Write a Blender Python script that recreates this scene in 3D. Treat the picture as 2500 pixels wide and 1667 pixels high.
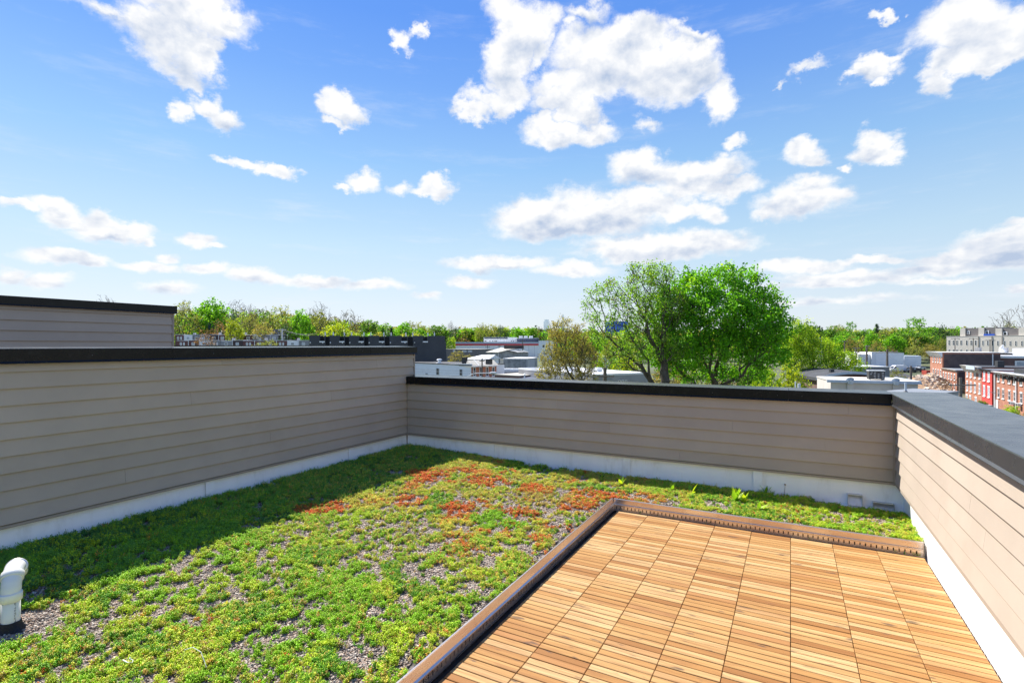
import bpy, math, random
import numpy as np
from mathutils import Vector

R = random.Random(7)
NR = np.random.default_rng(11)
SC = bpy.context.scene
COL = SC.collection
for _o in list(bpy.data.objects):
    bpy.data.objects.remove(_o)

# ------------------------------------------------------------------ camera
EYE = 1.652                      # eye height above the deck (deck top is z = 0), metres
FPX = 1271.0                     # focal length in pixels of a 2500 px wide picture
HX, HY = 1250.0, 842.0           # principal column and horizon row of that picture
PHI = math.atan2(680.4, FPX)     # how far the view is turned from the deck's long axis (+Y) towards -X
CP, SP = math.cos(PHI), math.sin(PHI)
cam_d = bpy.data.cameras.new('camera')
cam_d.sensor_width = 36.0
cam_d.lens = FPX / 2500.0 * 36.0
cam_d.shift_y = (HY - 833.5) / 2500.0
cam_d.clip_start = 0.05
cam_d.clip_end = 12000.0
cam = bpy.data.objects.new('camera', cam_d)
COL.objects.link(cam)
cam.location = (0, 0, EYE)
cam.rotation_euler = (math.radians(90), 0, PHI)
SC.camera = cam

# ------------------------------------------------------------------ world, sun, exposure
TO_SUN = Vector((-0.74, 0.28, 1.0)).normalized()
SUN_EL = math.asin(TO_SUN.z)
SUN_AZ = math.atan2(TO_SUN.x, TO_SUN.y)      # clockwise from +Y
SKY_STRENGTH = 0.061
SUN_STRENGTH = 4.9
EXPOSURE = 1.05
SC.view_settings.view_transform = 'Standard'
SC.view_settings.look = 'None'
SC.view_settings.exposure = EXPOSURE
SC.view_settings.gamma = 1.0
SC.view_settings.use_curve_mapping = False
SC.cycles.max_bounces = 8
SC.cycles.transparent_max_bounces = 8
SC.cycles.sample_clamp_indirect = 8.0

sun_d = bpy.data.lights.new('sun', 'SUN')
sun_d.energy = SUN_STRENGTH
sun_d.angle = math.radians(0.53)
sun_d.color = (1.0, 0.955, 0.88)
sun = bpy.data.objects.new('sun', sun_d)
COL.objects.link(sun)
sun.rotation_euler = TO_SUN.to_track_quat('Z', 'Y').to_euler()
sun.location = (-20, 8, 30)


def view_dir(px, py):
    """World direction of a pixel of the photograph (used to lay out the sky by azimuth and elevation)."""
    r = (px - HX) / FPX
    u = -(py - HY) / FPX
    return Vector((r * CP - SP, r * SP + CP, u)).normalized()


def az_el(px, py):
    d = view_dir(px, py)
    return math.atan2(d.x, d.y), math.asin(d.z)


# clouds: (x, y, half width, half height, weight, grey) in a 2352 px wide copy of the photograph; turned into sky angles below
CLOUDS = [
    (440, 30, 150, 60, 1, 0), (400, 105, 115, 55, 1, 0), (485, 128, 45, 38, 1, 0), (320, 55, 100, 50, .62, 0), (540, 40, 45, 24, .75, 0),
    (425, 160, 35, 22, .8, 0), (225, 22, 90, 26, .45, 0),
    (465, 225, 46, 32, 1, 0), (515, 262, 46, 28, 1, 0), (410, 240, 18, 24, .6, 0),
    (757, 232, 30, 34, .95, 0), (790, 258, 40, 32, .95, 0), (770, 292, 26, 14, .8, 0),
    (585, 378, 60, 15, .9, 0), (522, 374, 42, 12, .8, 0), (655, 388, 36, 16, .95, 0),
    (835, 424, 46, 22, 1, 0), (782, 434, 24, 8, .6, 0), (1005, 433, 36, 22, 1, 0), (978, 446, 26, 10, .8, 0), (930, 438, 24, 14, .55, 0),
    (145, 490, 62, 24, 1, 0), (228, 512, 62, 24, 1, .12), (300, 524, 58, 20, 1, .12), (52, 484, 54, 10, .8, 0), (328, 545, 30, 9, .8, 0),
    (250, 538, 80, 14, .7, .5), (455, 555, 42, 15, .8, .15), (500, 570, 24, 5, .6, 0),
    (150, 590, 105, 18, .95, .12), (205, 606, 42, 12, .8, .3), (375, 590, 30, 15, .95, 0),
    (22, 627, 46, 18, .85, .1), (105, 642, 65, 15, .75, .15), (340, 613, 70, 13, .8, .12), (480, 622, 64, 13, .85, .2), (600, 636, 72, 16, .85, .2),
    (725, 646, 84, 14, .85, .25), (862, 657, 80, 12, .75, .25), (980, 681, 34, 8, .6, .1), (385, 662, 66, 13, .6, .1),
    (940, 95, 24, 32, .85, 0), (928, 118, 16, 20, .7, 0), (962, 62, 10, 20, .65, 0),
    (1200, 50, 72, 72, 1, 0), (1165, 128, 52, 62, 1, 0), (1238, 120, 34, 40, .8, 0), (1180, 195, 55, 42, 1, .05), (1148, 232, 64, 27, .95, .12),
    (1090, 260, 38, 22, .9, 0), (1340, 22, 66, 28, .62, 0), (1300, 70, 26, 30, .6, 0), (1400, 135, 130, 82, 1, 0), (1452, 92, 74, 54, 1, 0),
    (1525, 170, 112, 62, 1, 0), (1605, 190, 64, 44, .9, 0), (1655, 235, 36, 42, .9, 0), (1345, 205, 112, 46, 1, .1), (1300, 250, 84, 32, .9, .15),
    (1570, 95, 54, 24, .66, 0), (1600, 130, 50, 30, .75, 0),
    (1270, 306, 74, 30, 1, 0), (1355, 312, 60, 26, .9, 0), (1345, 268, 40, 28, .75, 0), (1490, 297, 24, 18, .55, 0),
    (1570, 396, 132, 32, .95, 0), (1470, 386, 70, 32, .85, 0), (1645, 386, 60, 26, .85, 0), (1685, 430, 60, 24, .9, 0), (1600, 424, 100, 26, .85, .1),
    (1370, 480, 190, 44, 1, 0), (1240, 492, 104, 40, 1, 0), (1460, 468, 124, 34, 1, 0), (1560, 478, 84, 22, .9, 0), (1640, 486, 28, 20, .8, 0),
    (1310, 522, 150, 26, .95, .62), (1400, 515, 110, 24, .7, .45),
    (1520, 560, 185, 30, 1, 0), (1600, 555, 125, 26, .95, 0), (1500, 582, 170, 16, .85, .3), (1140, 600, 122, 16, .9, .15), (1150, 608, 90, 9, .6, .4),
    (1070, 643, 52, 14, .8, .05), (1310, 617, 92, 13, .8, .15),
    (1690, 335, 28, 20, .85, 0), (1842, 345, 42, 32, 1, 0), (1872, 366, 30, 14, .7, 0), (2005, 332, 52, 28, .95, 0), (2045, 350, 38, 18, .8, 0),
    (1945, 376, 18, 11, .7, 0), (1835, 468, 94, 34, .95, 0), (1862, 428, 52, 24, .8, 0), (1765, 492, 40, 14, .8, .3), (1905, 456, 40, 18, .75, 0),
    (2010, 172, 44, 32, .9, 0), (2015, 142, 46, 16, .75, 0), (2032, 200, 20, 16, .75, 0), (1972, 190, 26, 12, .6, 0),
    (2210, 50, 140, 68, 1, .05), (2310, 60, 104, 62, 1, 0), (2150, 152, 44, 42, .85, 0), (2215, 125, 90, 40, 1, .08), (2165, 185, 44, 22, .8, 0),
    (2290, 120, 66, 26, .9, 0), (2012, 42, 22, 16, .75, 0), (1862, 168, 40, 12, .5, 0), (1790, 190, 20, 7, .45, 0),
    (2310, 560, 120, 34, 1, .45), (2350, 585, 150, 34, 1.1, .8), (2330, 548, 60, 22, .9, 0), (2215, 586, 132, 18, .95, .2), (2000, 594, 124, 9, .8, .1), (1830, 614, 112, 17, .85, .1),
    (1950, 636, 156, 17, .85, .35), (2150, 612, 104, 15, .85, .4), (2345, 514, 52, 15, .8, .1), (2340, 666, 24, 9, .7, .3), (1900, 652, 150, 8, .7, .3),
    (1880, 690, 220, 9, .42, .2), (2150, 640, 120, 7, .5, .2),
]

world = bpy.data.worlds.new('World')
SC.world = world
world.use_nodes = True
world.cycles.sampling_method = 'MANUAL'
world.cycles.sample_map_resolution = 512


class Nodes:
    """Small helper over a node tree."""

    def __init__(self, tree):
        self.t = tree
        self.n = tree.nodes
        self.l = tree.links
        self.n.clear()

    def new(self, kind, **kw):
        nd = self.n.new(kind)
        for k, v in kw.items():
            setattr(nd, k, v)
        return nd

    def put(self, sock, v):
        if v is None:
            return
        if hasattr(v, 'links') or isinstance(v, bpy.types.NodeSocket):
            self.l.new(v, sock)
        else:
            sock.default_value = v

    def math(self, op, a, b=None, c=None, clamp=False):
        nd = self.new('ShaderNodeMath', operation=op, use_clamp=clamp)
        for i, v in enumerate((a, b, c)):
            self.put(nd.inputs[i], v)
        return nd.outputs[0]

    def vec(self, op, a, b=None, c=None):
        nd = self.new('ShaderNodeVectorMath', operation=op)
        for i, v in enumerate((a, b, c)):
            if v is not None:
                self.put(nd.inputs[i], v)
        return nd.outputs['Value'] if op in ('LENGTH', 'DOT_PRODUCT', 'DISTANCE') else nd.outputs[0]

    def mix(self, f, a, b, mode='MIX'):
        nd = self.new('ShaderNodeMix', data_type='RGBA', blend_type=mode)
        self.put(nd.inputs[0], f)
        self.put(nd.inputs[6], a)
        self.put(nd.inputs[7], b)
        return nd.outputs[2]

    def noise(self, vec, scale, detail=3.0, rough=0.55, dist=0.0, out=0):
        nd = self.new('ShaderNodeTexNoise')
        if vec is not None:
            self.l.new(vec, nd.inputs['Vector'])
        nd.inputs['Scale'].default_value = scale
        nd.inputs['Detail'].default_value = detail
        nd.inputs['Roughness'].default_value = rough
        nd.inputs['Distortion'].default_value = dist
        return nd.outputs[out]

    def ramp(self, f, stops, interp='LINEAR'):
        nd = self.new('ShaderNodeValToRGB')
        self.l.new(f, nd.inputs[0])
        cr = nd.color_ramp
        cr.interpolation = interp
        while len(cr.elements) < len(stops):
            cr.elements.new(0.5)
        for e, (p, c) in zip(cr.elements, stops):
            e.position = p
            e.color = (c[0], c[1], c[2], 1) if not isinstance(c, (int, float)) else (c, c, c, 1)
        return nd.outputs[0]

    def maprange(self, v, a, b, c=0.0, d=1.0, kind='SMOOTHSTEP'):
        nd = self.new('ShaderNodeMapRange', interpolation_type=kind)
        self.put(nd.inputs[0], v)
        for i, x in enumerate((a, b, c, d)):
            self.put(nd.inputs[1 + i], x)
        return nd.outputs[0]


def build_world():
    N = Nodes(world.node_tree)
    sky = N.new('ShaderNodeTexSky', sky_type='NISHITA')
    sky.sun_disc = False
    sky.sun_elevation = SUN_EL
    sky.sun_rotation = SUN_AZ % (2 * math.pi)
    sky.altitude = 50.0
    sky.air_density = 1.0
    sky.dust_density = 0.4
    sky.ozone_density = 2.5
    tc = N.new('ShaderNodeTexCoord')
    d = N.vec('NORMALIZE', tc.outputs['Generated'])
    sep = N.new('ShaderNodeSeparateXYZ')
    N.l.new(d, sep.inputs[0])
    az = N.math('ARCTAN2', sep.outputs[0], sep.outputs[1])
    el = N.math('ARCSINE', sep.outputs[2])
    comb = N.new('ShaderNodeCombineXYZ')
    N.l.new(az, comb.inputs[0])
    N.l.new(el, comb.inputs[1])
    # ragged edges: shift the sky position by layered noise, less near the horizon where clouds are thin and far
    near = N.maprange(el, 0.03, 0.5, 0.25, 1.0, 'LINEAR')
    flat = N.new('ShaderNodeCombineXYZ')
    N.l.new(az, flat.inputs[0])
    N.l.new(N.math('MULTIPLY', N.math('POWER', N.math('MAXIMUM', el, 0.0), 0.8), 1.35), flat.inputs[1])
    dd = flat.outputs[0]
    w1 = N.vec('SUBTRACT', N.noise(dd, 9.0, 6.0, 0.62, 0.0, 1), (0.5, 0.5, 0.5))
    amp = N.vec('SCALE', w1)
    amp_n = amp.node
    N.l.new(N.math('MULTIPLY', near, 0.15), amp_n.inputs['Scale'])
    p = N.vec('ADD', comb.outputs[0], amp)

    def field(items, acc0):
        acc = acc0
        for (cx, cy, rx, ry, wgt) in items:
            q = N.vec('MULTIPLY_ADD', p, (1 / rx, 1 / ry, 0), (-cx / rx, -cy / ry, 0))
            ln = N.vec('LENGTH', q)
            v = N.math('MULTIPLY_ADD', ln, -wgt, wgt)
            acc = N.math('MAXIMUM', acc, v) if not isinstance(acc, float) else N.math('MAXIMUM', v, acc)
        return acc

    blobs, grey = [], []
    s = 2500.0 / 2352.0
    for (x, y, hw, hh, wgt, g) in CLOUDS:
        a0, e0 = az_el(x * s, y * s)
        a1, _ = az_el((x + hw) * s, y * s)
        a2, _ = az_el((x - hw) * s, y * s)
        _, e1 = az_el(x * s, (y - hh) * s)
        _, e2 = az_el(x * s, (y + hh) * s)
        rx, ry = abs(a1 - a2) / 2 * 1.28, abs(e1 - e2) / 2 * 1.32
        blobs.append((a0, e0, rx, ry, wgt))
        if g > 0.05:
            grey.append((a0, e0 - ry * 0.25, rx * 1.0, ry * 0.9, g))
        elif hh >= 24 and hw >= 40:
            grey.append((a0, e0 - ry * 0.45, rx * 0.95, ry * 0.65, .36))
    # the rest of the sky, outside the frame, goes on the same way
    for _k in range(26):
        a0 = R.uniform(0.95, 2 * math.pi - 1.85)
        a0 = a0 if a0 < math.pi else a0 - 2 * math.pi
        e0 = R.uniform(0.06, 0.95)
        for _j in range(2):
            rx = R.uniform(0.03, 0.12)
            blobs.append((a0 + R.uniform(-.08, .08), e0 + R.uniform(-.02, .02), rx, rx * R.uniform(.3, .6), R.uniform(.75, 1)))
    acc = field(blobs, -0.6)
    gacc = field(grey, 0.0)
    fine = N.math('SUBTRACT', N.noise(dd, 26.0, 7.0, 0.68), 0.5)
    cov_v = N.math('MULTIPLY_ADD', fine, 0.60, acc)
    wisp = N.math('MULTIPLY', N.maprange(N.noise(N.vec('MULTIPLY', dd, (2.2, 9.0, 1.0)), 2.2, 7.0, 0.66), 0.50, 0.86), N.maprange(el, 0.02, 0.30, 0.75, 0.30, 'LINEAR'))
    wisp = N.math('MULTIPLY', wisp, 0.95)
    cover = N.maprange(cov_v, -0.05, 0.46)
    # billows: light from above, so a lump is lighter where the lump above it is thinner
    up = N.vec('ADD', dd, (-0.008, 0.022, 0))
    n_a = N.noise(dd, 15.0, 4.0, 0.55)
    n_b = N.noise(up, 15.0, 4.0, 0.55)
    relief = N.math('SUBTRACT', n_a, n_b)
    big = N.math('SUBTRACT', N.noise(dd, 6.5, 3.0, 0.5), N.noise(N.vec('ADD', dd, (-0.02, 0.05, 0)), 6.5, 3.0, 0.5))
    lit = N.math('MULTIPLY_ADD', relief, 1.1, N.math('MULTIPLY_ADD', big, 0.65, 0.96))
    gfac = N.maprange(gacc, 0.0, 0.55, 0.0, 1.0, 'LINEAR')
    lit2 = N.math('MULTIPLY_ADD', gfac, -0.46, lit)
    lit2 = N.math('MINIMUM', N.math('MAXIMUM', lit2, 0.42), 1.06)
    cloud_c = N.mix(N.maprange(lit2, 0.45, 0.95, 0.0, 1.0, 'LINEAR'), tuple(v / (SKY_STRENGTH * 2 ** EXPOSURE) for v in (.50, .60, .78)) + (1,), tuple(v / (SKY_STRENGTH * 2 ** EXPOSURE) for v in (1.03, 1.03, 1.03)) + (1,))
    # clear sky: Nishita, a little deeper overhead and paler low down as in the photograph
    tint = N.ramp(N.math('MULTIPLY', el, 1.0 / 1.2), [(0.0, (0.80, 0.82, 1.05)), (0.058, (0.88, 0.87, 0.99)), (0.15, (1.08, 1.08, 1.0)), (0.27, (0.82, 1.05, 1.13)), (0.38, (0.54, 0.85, 1.23)), (0.464, (0.34, 0.70, 1.25)), (1.0, (0.26, 0.60, 1.2))])
    clear = N.mix(1.0, sky.outputs[0], tint, 'MULTIPLY')
    even = N.ramp(N.math('MULTIPLY', el, 1.0 / 1.2), [(0.0, (.88, .95, 1.0)), (0.058, (.82, .92, 1.0)), (0.15, (.61, .82, 1.0)), (0.27, (.36, .63, 1.0)), (0.38, (.22, .46, .98)), (0.464, (.16, .38, .96)), (1.0, (.08, .26, .82))])
    even = N.vec('SCALE', even)
    even.node.inputs['Scale'].default_value = 1.0 / (SKY_STRENGTH * 2 ** EXPOSURE)
    clear = N.mix(0.72, clear, even)
    clear = N.mix(wisp, clear, tuple(v / (SKY_STRENGTH * 2 ** EXPOSURE) for v in (.90, .94, 1.0)) + (1,))
    allc = N.mix(N.math('MULTIPLY', cover, 0.98), clear, cloud_c)
    bg = N.new('ShaderNodeBackground')
    N.l.new(allc, bg.inputs[0])
    bg.inputs[1].default_value = SKY_STRENGTH
    out = N.new('ShaderNodeOutputWorld')
    N.l.new(bg.outputs[0], out.inputs[0])


build_world()

# ------------------------------------------------------------------ materials
MATS = {}


def mat(name, color, rough=0.7, metal=0.0, spec=0.4, var=0.12, vscale=4.0, bump=0.0, bscale=60.0, dirt=None, dscale=1.2, obj_var=0.0, stretch=None):
    """Painted or plain surface: base colour broken by noise, optional soft stains and fine relief."""
    m = bpy.data.materials.new(name)
    m.use_nodes = True
    N = Nodes(m.node_tree)
    b = N.new('ShaderNodeBsdfPrincipled')
    out = N.new('ShaderNodeOutputMaterial')
    N.l.new(b.outputs[0], out.inputs[0])
    tc = N.new('ShaderNodeTexCoord')
    v = tc.outputs['Object']
    if stretch:
        v = N.vec('MULTIPLY', v, stretch)
    c = (*color, 1)
    f = N.noise(v, vscale, 5.0, 0.6)
    lo = tuple(x * (1 - var) for x in color) + (1,)
    hi = tuple(min(1, x * (1 + var)) for x in color) + (1,)
    c = N.mix(N.maprange(f, 0.3, 0.7), lo, hi)
    if dirt:
        df = N.maprange(N.noise(v, dscale, 6.0, 0.7), 0.52, 0.75)
        c = N.mix(N.math('MULTIPLY', df, dirt[3]), c, (*dirt[:3], 1))
    if obj_var:
        oi = N.new('ShaderNodeObjectInfo')
        k = N.math('MULTIPLY_ADD', oi.outputs['Random'], 2 * obj_var, 1 - obj_var)
        c = N.vec('SCALE', c)
        N.l.new(k, c.node.inputs['Scale'])
    N.put(b.inputs['Base Color'], c)
    b.inputs['Roughness'].default_value = rough
    b.inputs['Metallic'].default_value = metal
    b.inputs['Specular IOR Level'].default_value = spec
    if rough < 0.6:
        rr = N.maprange(N.noise(v, vscale * 2.3, 4.0), 0.3, 0.7, rough * 0.85, min(1, rough * 1.2), 'LINEAR')
        N.l.new(rr, b.inputs['Roughness'])
    if bump:
        bn = N.new('ShaderNodeBump')
        bn.inputs['Strength'].default_value = bump
        bn.inputs['Distance'].default_value = 0.01
        N.l.new(N.noise(v, bscale, 4.0), bn.inputs['Height'])
        N.l.new(bn.outputs[0], b.inputs['Normal'])
    MATS[name] = m
    return m


def brick_mat(name, c1, c2, mortar):
    m = bpy.data.materials.new(name)
    m.use_nodes = True
    N = Nodes(m.node_tree)
    b = N.new('ShaderNodeBsdfPrincipled')
    out = N.new('ShaderNodeOutputMaterial')
    N.l.new(b.outputs[0], out.inputs[0])
    tc = N.new('ShaderNodeTexCoord')
    mp = N.new('ShaderNodeMapping')
    mp.inputs['Rotation'].default_value = (math.radians(90), 0, 0)
    N.l.new(tc.outputs['Object'], mp.inputs[0])
    br = N.new('ShaderNodeTexBrick')
    N.l.new(mp.outputs[0], br.inputs['Vector'])
    br.inputs['Scale'].default_value = 1.0
    br.inputs['Brick Width'].default_value = 0.22
    br.inputs['Row Height'].default_value = 0.075
    br.inputs['Mortar Size'].default_value = 0.008
    br.inputs['Color1'].default_value = (*c1, 1)
    br.inputs['Color2'].default_value = (*c2, 1)
    br.inputs['Mortar'].default_value = (*mortar, 1)
    k = N.maprange(N.noise(tc.outputs['Object'], 0.7, 6.0, 0.65), 0.3, 0.72, 0.72, 1.25, 'LINEAR')
    c = N.vec('SCALE', br.outputs[0])
    N.l.new(k, c.node.inputs['Scale'])
    N.l.new(c, b.inputs['Base Color'])
    b.inputs['Roughness'].default_value = 0.85
    MATS[name] = m
    return m


def leaf_mat(name, trans=0.4, rough=0.5, src='vertex', sat=1.0, objv=0.12):
    """Thin leaves: colour from the leaf's own tint, light passing through."""
    m = bpy.data.materials.new(name)
    m.use_nodes = True
    N = Nodes(m.node_tree)
    out = N.new('ShaderNodeOutputMaterial')
    at = N.new('ShaderNodeAttribute', attribute_name='tint')
    if src == 'instance':
        at.attribute_type = 'INSTANCER'
        a2 = N.new('ShaderNodeAttribute', attribute_name='shade')
        c = N.mix(1.0, at.outputs[0], a2.outputs[0], 'MULTIPLY')
    else:
        oi = N.new('ShaderNodeObjectInfo')
        k = N.math('MULTIPLY_ADD', oi.outputs['Random'], 2 * objv, 1 - objv)
        c = N.vec('SCALE', at.outputs[0])
        N.l.new(k, c.node.inputs['Scale'])
    b = N.new('ShaderNodeBsdfPrincipled')
    N.l.new(c, b.inputs['Base Color'])
    b.inputs['Roughness'].default_value = rough
    b.inputs['Specular IOR Level'].default_value = 0.3
    tr = N.new('ShaderNodeBsdfTranslucent')
    tc = N.mix(1.0, c, (1.25, 1.2, 0.5, 1), 'MULTIPLY')
    N.l.new(tc, tr.inputs[0])
    mx = N.new('ShaderNodeMixShader')
    mx.inputs[0].default_value = trans
    N.l.new(b.outputs[0], mx.inputs[1])
    N.l.new(tr.outputs[0], mx.inputs[2])
    N.l.new(mx.outputs[0], out.inputs[0])
    MATS[name] = m
    return m


def wood_mat():
    m = bpy.data.materials.new('acacia_wood')
    m.use_nodes = True
    N = Nodes(m.node_tree)
    b = N.new('ShaderNodeBsdfPrincipled')
    out = N.new('ShaderNodeOutputMaterial')
    N.l.new(b.outputs[0], out.inputs[0])
    at = N.new('ShaderNodeAttribute', attribute_name='seed')
    oi = N.new('ShaderNodeObjectInfo')
    oc = N.new('ShaderNodeSeparateColor')
    N.l.new(oi.outputs['Color'], oc.inputs[0])
    seed = N.math('FRACT', N.math('ADD', oc.outputs[0], at.outputs['Fac']))
    seed2 = N.math('FRACT', N.math('MULTIPLY', seed, 37.7))
    tc = N.new('ShaderNodeTexCoord')
    off = N.new('ShaderNodeCombineXYZ')
    N.l.new(N.math('MULTIPLY', seed, 71.0), off.inputs[0])
    N.l.new(N.math('MULTIPLY', seed, 43.0), off.inputs[1])
    v = N.vec('ADD', tc.outputs['Object'], off.outputs[0])
    base = N.ramp(seed2, [(0.0, (0.27, 0.125, 0.042)), (0.12, (0.34, 0.170, 0.056)), (0.30, (0.405, 0.225, 0.080)), (0.60, (0.45, 0.272, 0.108)), (0.86, (0.51, 0.345, 0.162)), (1.0, (0.33, 0.155, 0.054))])
    gv = N.vec('MULTIPLY', v, (2.2, 55.0, 20.0))
    grain = N.noise(gv, 1.0, 5.0, 0.6, 0.6)
    c = N.mix(N.maprange(grain, 0.35, 0.72), base, N.mix(0.50, base, (0.20, 0.085, 0.026, 1)))
    # broad heartwood streaks running along the board
    sv = N.vec('MULTIPLY', v, (3.0, 26.0, 10.0))
    st = N.maprange(N.noise(sv, 1.0, 3.0, 0.5, 0.4), 0.53, 0.70)
    c = N.mix(N.math('MULTIPLY', st, 0.55), c, (0.24, 0.11, 0.042, 1))
    # knots and grey mineral marks
    kv = N.vec('MULTIPLY', v, (7.0, 22.0, 10.0))
    kn = N.maprange(N.noise(kv, 1.0, 2.0, 0.5), 0.645, 0.76)
    c = N.mix(N.math('MULTIPLY', kn, 0.75), c, (0.09, 0.06, 0.045, 1))
    N.l.new(c, b.inputs['Base Color'])
    b.inputs['Roughness'].default_value = 0.62
    b.inputs['Specular IOR Level'].default_value = 0.15
    bn = N.new('ShaderNodeBump')
    bn.inputs['Strength'].default_value = 0.3
    bn.inputs['Distance'].default_value = 0.002
    N.l.new(grain, bn.inputs['Height'])
    N.l.new(bn.outputs[0], b.inputs['Normal'])
    MATS['wood'] = m


wood_mat()
mat('siding', (0.405, 0.338, 0.274), 0.68, spec=0.2, var=0.05, vscale=1.5, bump=0.06, bscale=160, obj_var=0.045, dirt=(0.34, 0.275, 0.215, 0.40), dscale=1.1)
mat('siding_trim', (0.33, 0.27, 0.215), 0.6, var=0.04)
mat('membrane', (0.88, 0.87, 0.85), 0.55, var=0.03, vscale=2.0, bump=0.15, bscale=9, dirt=(0.58, 0.54, 0.46, 0.45), dscale=3.0, stretch=(1.6, 1.6, .5))
mat('cap_metal', (0.0065, 0.006, 0.006), 0.22, spec=0.22, var=0.15, vscale=3.0, bump=0.03, bscale=4, dirt=(0.10, 0.10, 0.10, 0.10), dscale=14)
mat('coping_grey', (0.036, 0.036, 0.038), 0.25, spec=0.5, var=0.12, vscale=3.0, bump=0.03, bscale=4, dirt=(0.10, 0.10, 0.10, 0.12), dscale=10)
mat('black_rubber', (0.012, 0.012, 0.013), 0.7, var=0.3, vscale=30, bump=0.2)
mat('roof_membrane', (0.02, 0.02, 0.021), 0.9, var=0.4, vscale=30, bump=0.3)
mat('soil', (0.13, 0.115, 0.10), 0.95, var=0.45, vscale=90, bump=0.6, bscale=130)
mat('edging_metal', (0.76, 0.66, 0.57), 0.28, metal=0.80, var=0.07, vscale=2.0, stretch=(1, 1, 8), bump=0.05, bscale=5)
mat('galvanised', (0.66, 0.64, 0.60), 0.40, metal=0.6, var=0.1, vscale=7, dirt=(0.34, 0.28, 0.20, 0.5), dscale=9)
mat('screw_metal', (0.10, 0.10, 0.10), 0.5, metal=0.3)
mat('pvc', (0.70, 0.69, 0.63), 0.35, var=0.03, vscale=5, dirt=(0.55, 0.52, 0.44, 0.3), dscale=7)
mat('ink', (0.10, 0.10, 0.10), 0.7)
mat('white_wire', (0.75, 0.75, 0.73), 0.5)
mat('stick', (0.42, 0.33, 0.24), 0.9)

mat('asphalt', (0.055, 0.055, 0.058), 0.9, var=0.2, vscale=0.4, dirt=(0.12, 0.12, 0.12, 0.5), dscale=0.08)
mat('terrain', (0.085, 0.10, 0.05), 0.95, var=0.4, vscale=0.05, dirt=(0.16, 0.14, 0.10, 0.8), dscale=0.03)
mat('white_paint', (0.76, 0.77, 0.79), 0.65, var=0.05, vscale=0.4, dirt=(0.55, 0.55, 0.54, 0.35), dscale=0.5)
mat('white_siding', (0.84, 0.85, 0.87), 0.6, var=0.03, vscale=0.4, dirt=(0.58, 0.58, 0.58, 0.3), dscale=0.3)
mat('white_roof', (0.78, 0.78, 0.78), 0.75, var=0.08, vscale=0.35, dirt=(0.50, 0.49, 0.46, 0.5), dscale=0.25)
mat('grey_stucco', (0.34, 0.34, 0.35), 0.9, var=0.12, vscale=0.5, dirt=(0.22, 0.22, 0.23, 0.5), dscale=0.35)
mat('stone_stucco', (0.27, 0.275, 0.28), 0.9, var=0.3, vscale=0.8, dirt=(0.14, 0.14, 0.145, 0.6), dscale=0.5)
mat('grey_siding', (0.40, 0.41, 0.44), 0.7, var=0.06, vscale=0.4)
mat('dark_cladding', (0.060, 0.063, 0.070), 0.75, var=0.10, vscale=0.3)
mat('dark_recess', (0.018, 0.019, 0.022), 0.7)
mat('beige_render', (0.55, 0.51, 0.45), 0.85, var=0.05, vscale=0.2, dirt=(0.45, 0.41, 0.36, 0.4), dscale=0.15)
mat('taupe_cladding', (0.17, 0.155, 0.15), 0.8, var=0.08, vscale=0.5)
mat('tan_roof', (0.45, 0.42, 0.36), 0.85, var=0.12, vscale=0.6)
mat('garage_wall', (0.52, 0.48, 0.44), 0.85, var=0.07, vscale=0.5, dirt=(0.28, 0.26, 0.25, 0.5), dscale=0.4)
mat('blue_coping', (0.42, 0.48, 0.56), 0.5, var=0.06)
mat('grey_roof', (0.20, 0.215, 0.235), 0.7, var=0.12, vscale=0.5)
mat('dark_roof', (0.05, 0.052, 0.058), 0.75, var=0.25, vscale=0.4)
mat('navy', (0.045, 0.06, 0.10), 0.6)
mat('blue_glass', (0.05, 0.17, 0.75), 0.3, var=0.25, vscale=0.3)
mat('haze_pale_tower', (0.80, 0.86, 0.92), 0.25, metal=0.7, var=0.1, vscale=0.02)  # distance haze put into the towers' own pale colour
mat('red_stripe', (0.62, 0.04, 0.06), 0.6)
mat('red_paint', (0.52, 0.055, 0.045), 0.75, var=0.08, vscale=0.6)
mat('container_red', (0.33, 0.05, 0.035), 0.7, var=0.12, vscale=0.7)
mat('window_dark', (0.03, 0.04, 0.05), 0.12, spec=0.6, var=0.5, vscale=0.4)
mat('window_pale', (0.36, 0.40, 0.45), 0.25, spec=0.5, var=0.25, vscale=0.8)
mat('trim_white', (0.80, 0.80, 0.79), 0.6, var=0.03)
mat('pole_wood', (0.16, 0.135, 0.115), 0.9, var=0.3, vscale=3.0, stretch=(6, 6, .6))
mat('dark_metal', (0.035, 0.036, 0.04), 0.5)
mat('light_metal', (0.60, 0.62, 0.64), 0.45, var=0.06)
mat('rubble', (0.42, 0.27, 0.16), 0.95, var=0.35, vscale=0.6, bump=0.5, bscale=2.0, dirt=(0.30, 0.13, 0.05, 0.9), dscale=0.22)
mat('concrete_bit', (0.50, 0.43, 0.36), 0.95, var=0.2, obj_var=0.3)
mat('blue_tarp', (0.02, 0.09, 0.48), 0.5)
mat('car_dark', (0.03, 0.035, 0.05), 0.25, spec=0.6)
mat('car_white', (0.80, 0.80, 0.81), 0.3, spec=0.5, var=0.02)
mat('tyre', (0.015, 0.015, 0.015), 0.9)
mat('slate_roof', (0.07, 0.085, 0.13), 0.7, var=0.2)
brick_mat('brick_orange', (0.40, 0.125, 0.055), (0.33, 0.095, 0.045), (0.42, 0.33, 0.27))
brick_mat('brick_orange_lifted', (0.62, 0.17, 0.07), (0.52, 0.14, 0.06), (0.50, 0.38, 0.30))  # brick_orange brightened in colour to lift a front that stands in shade
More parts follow.
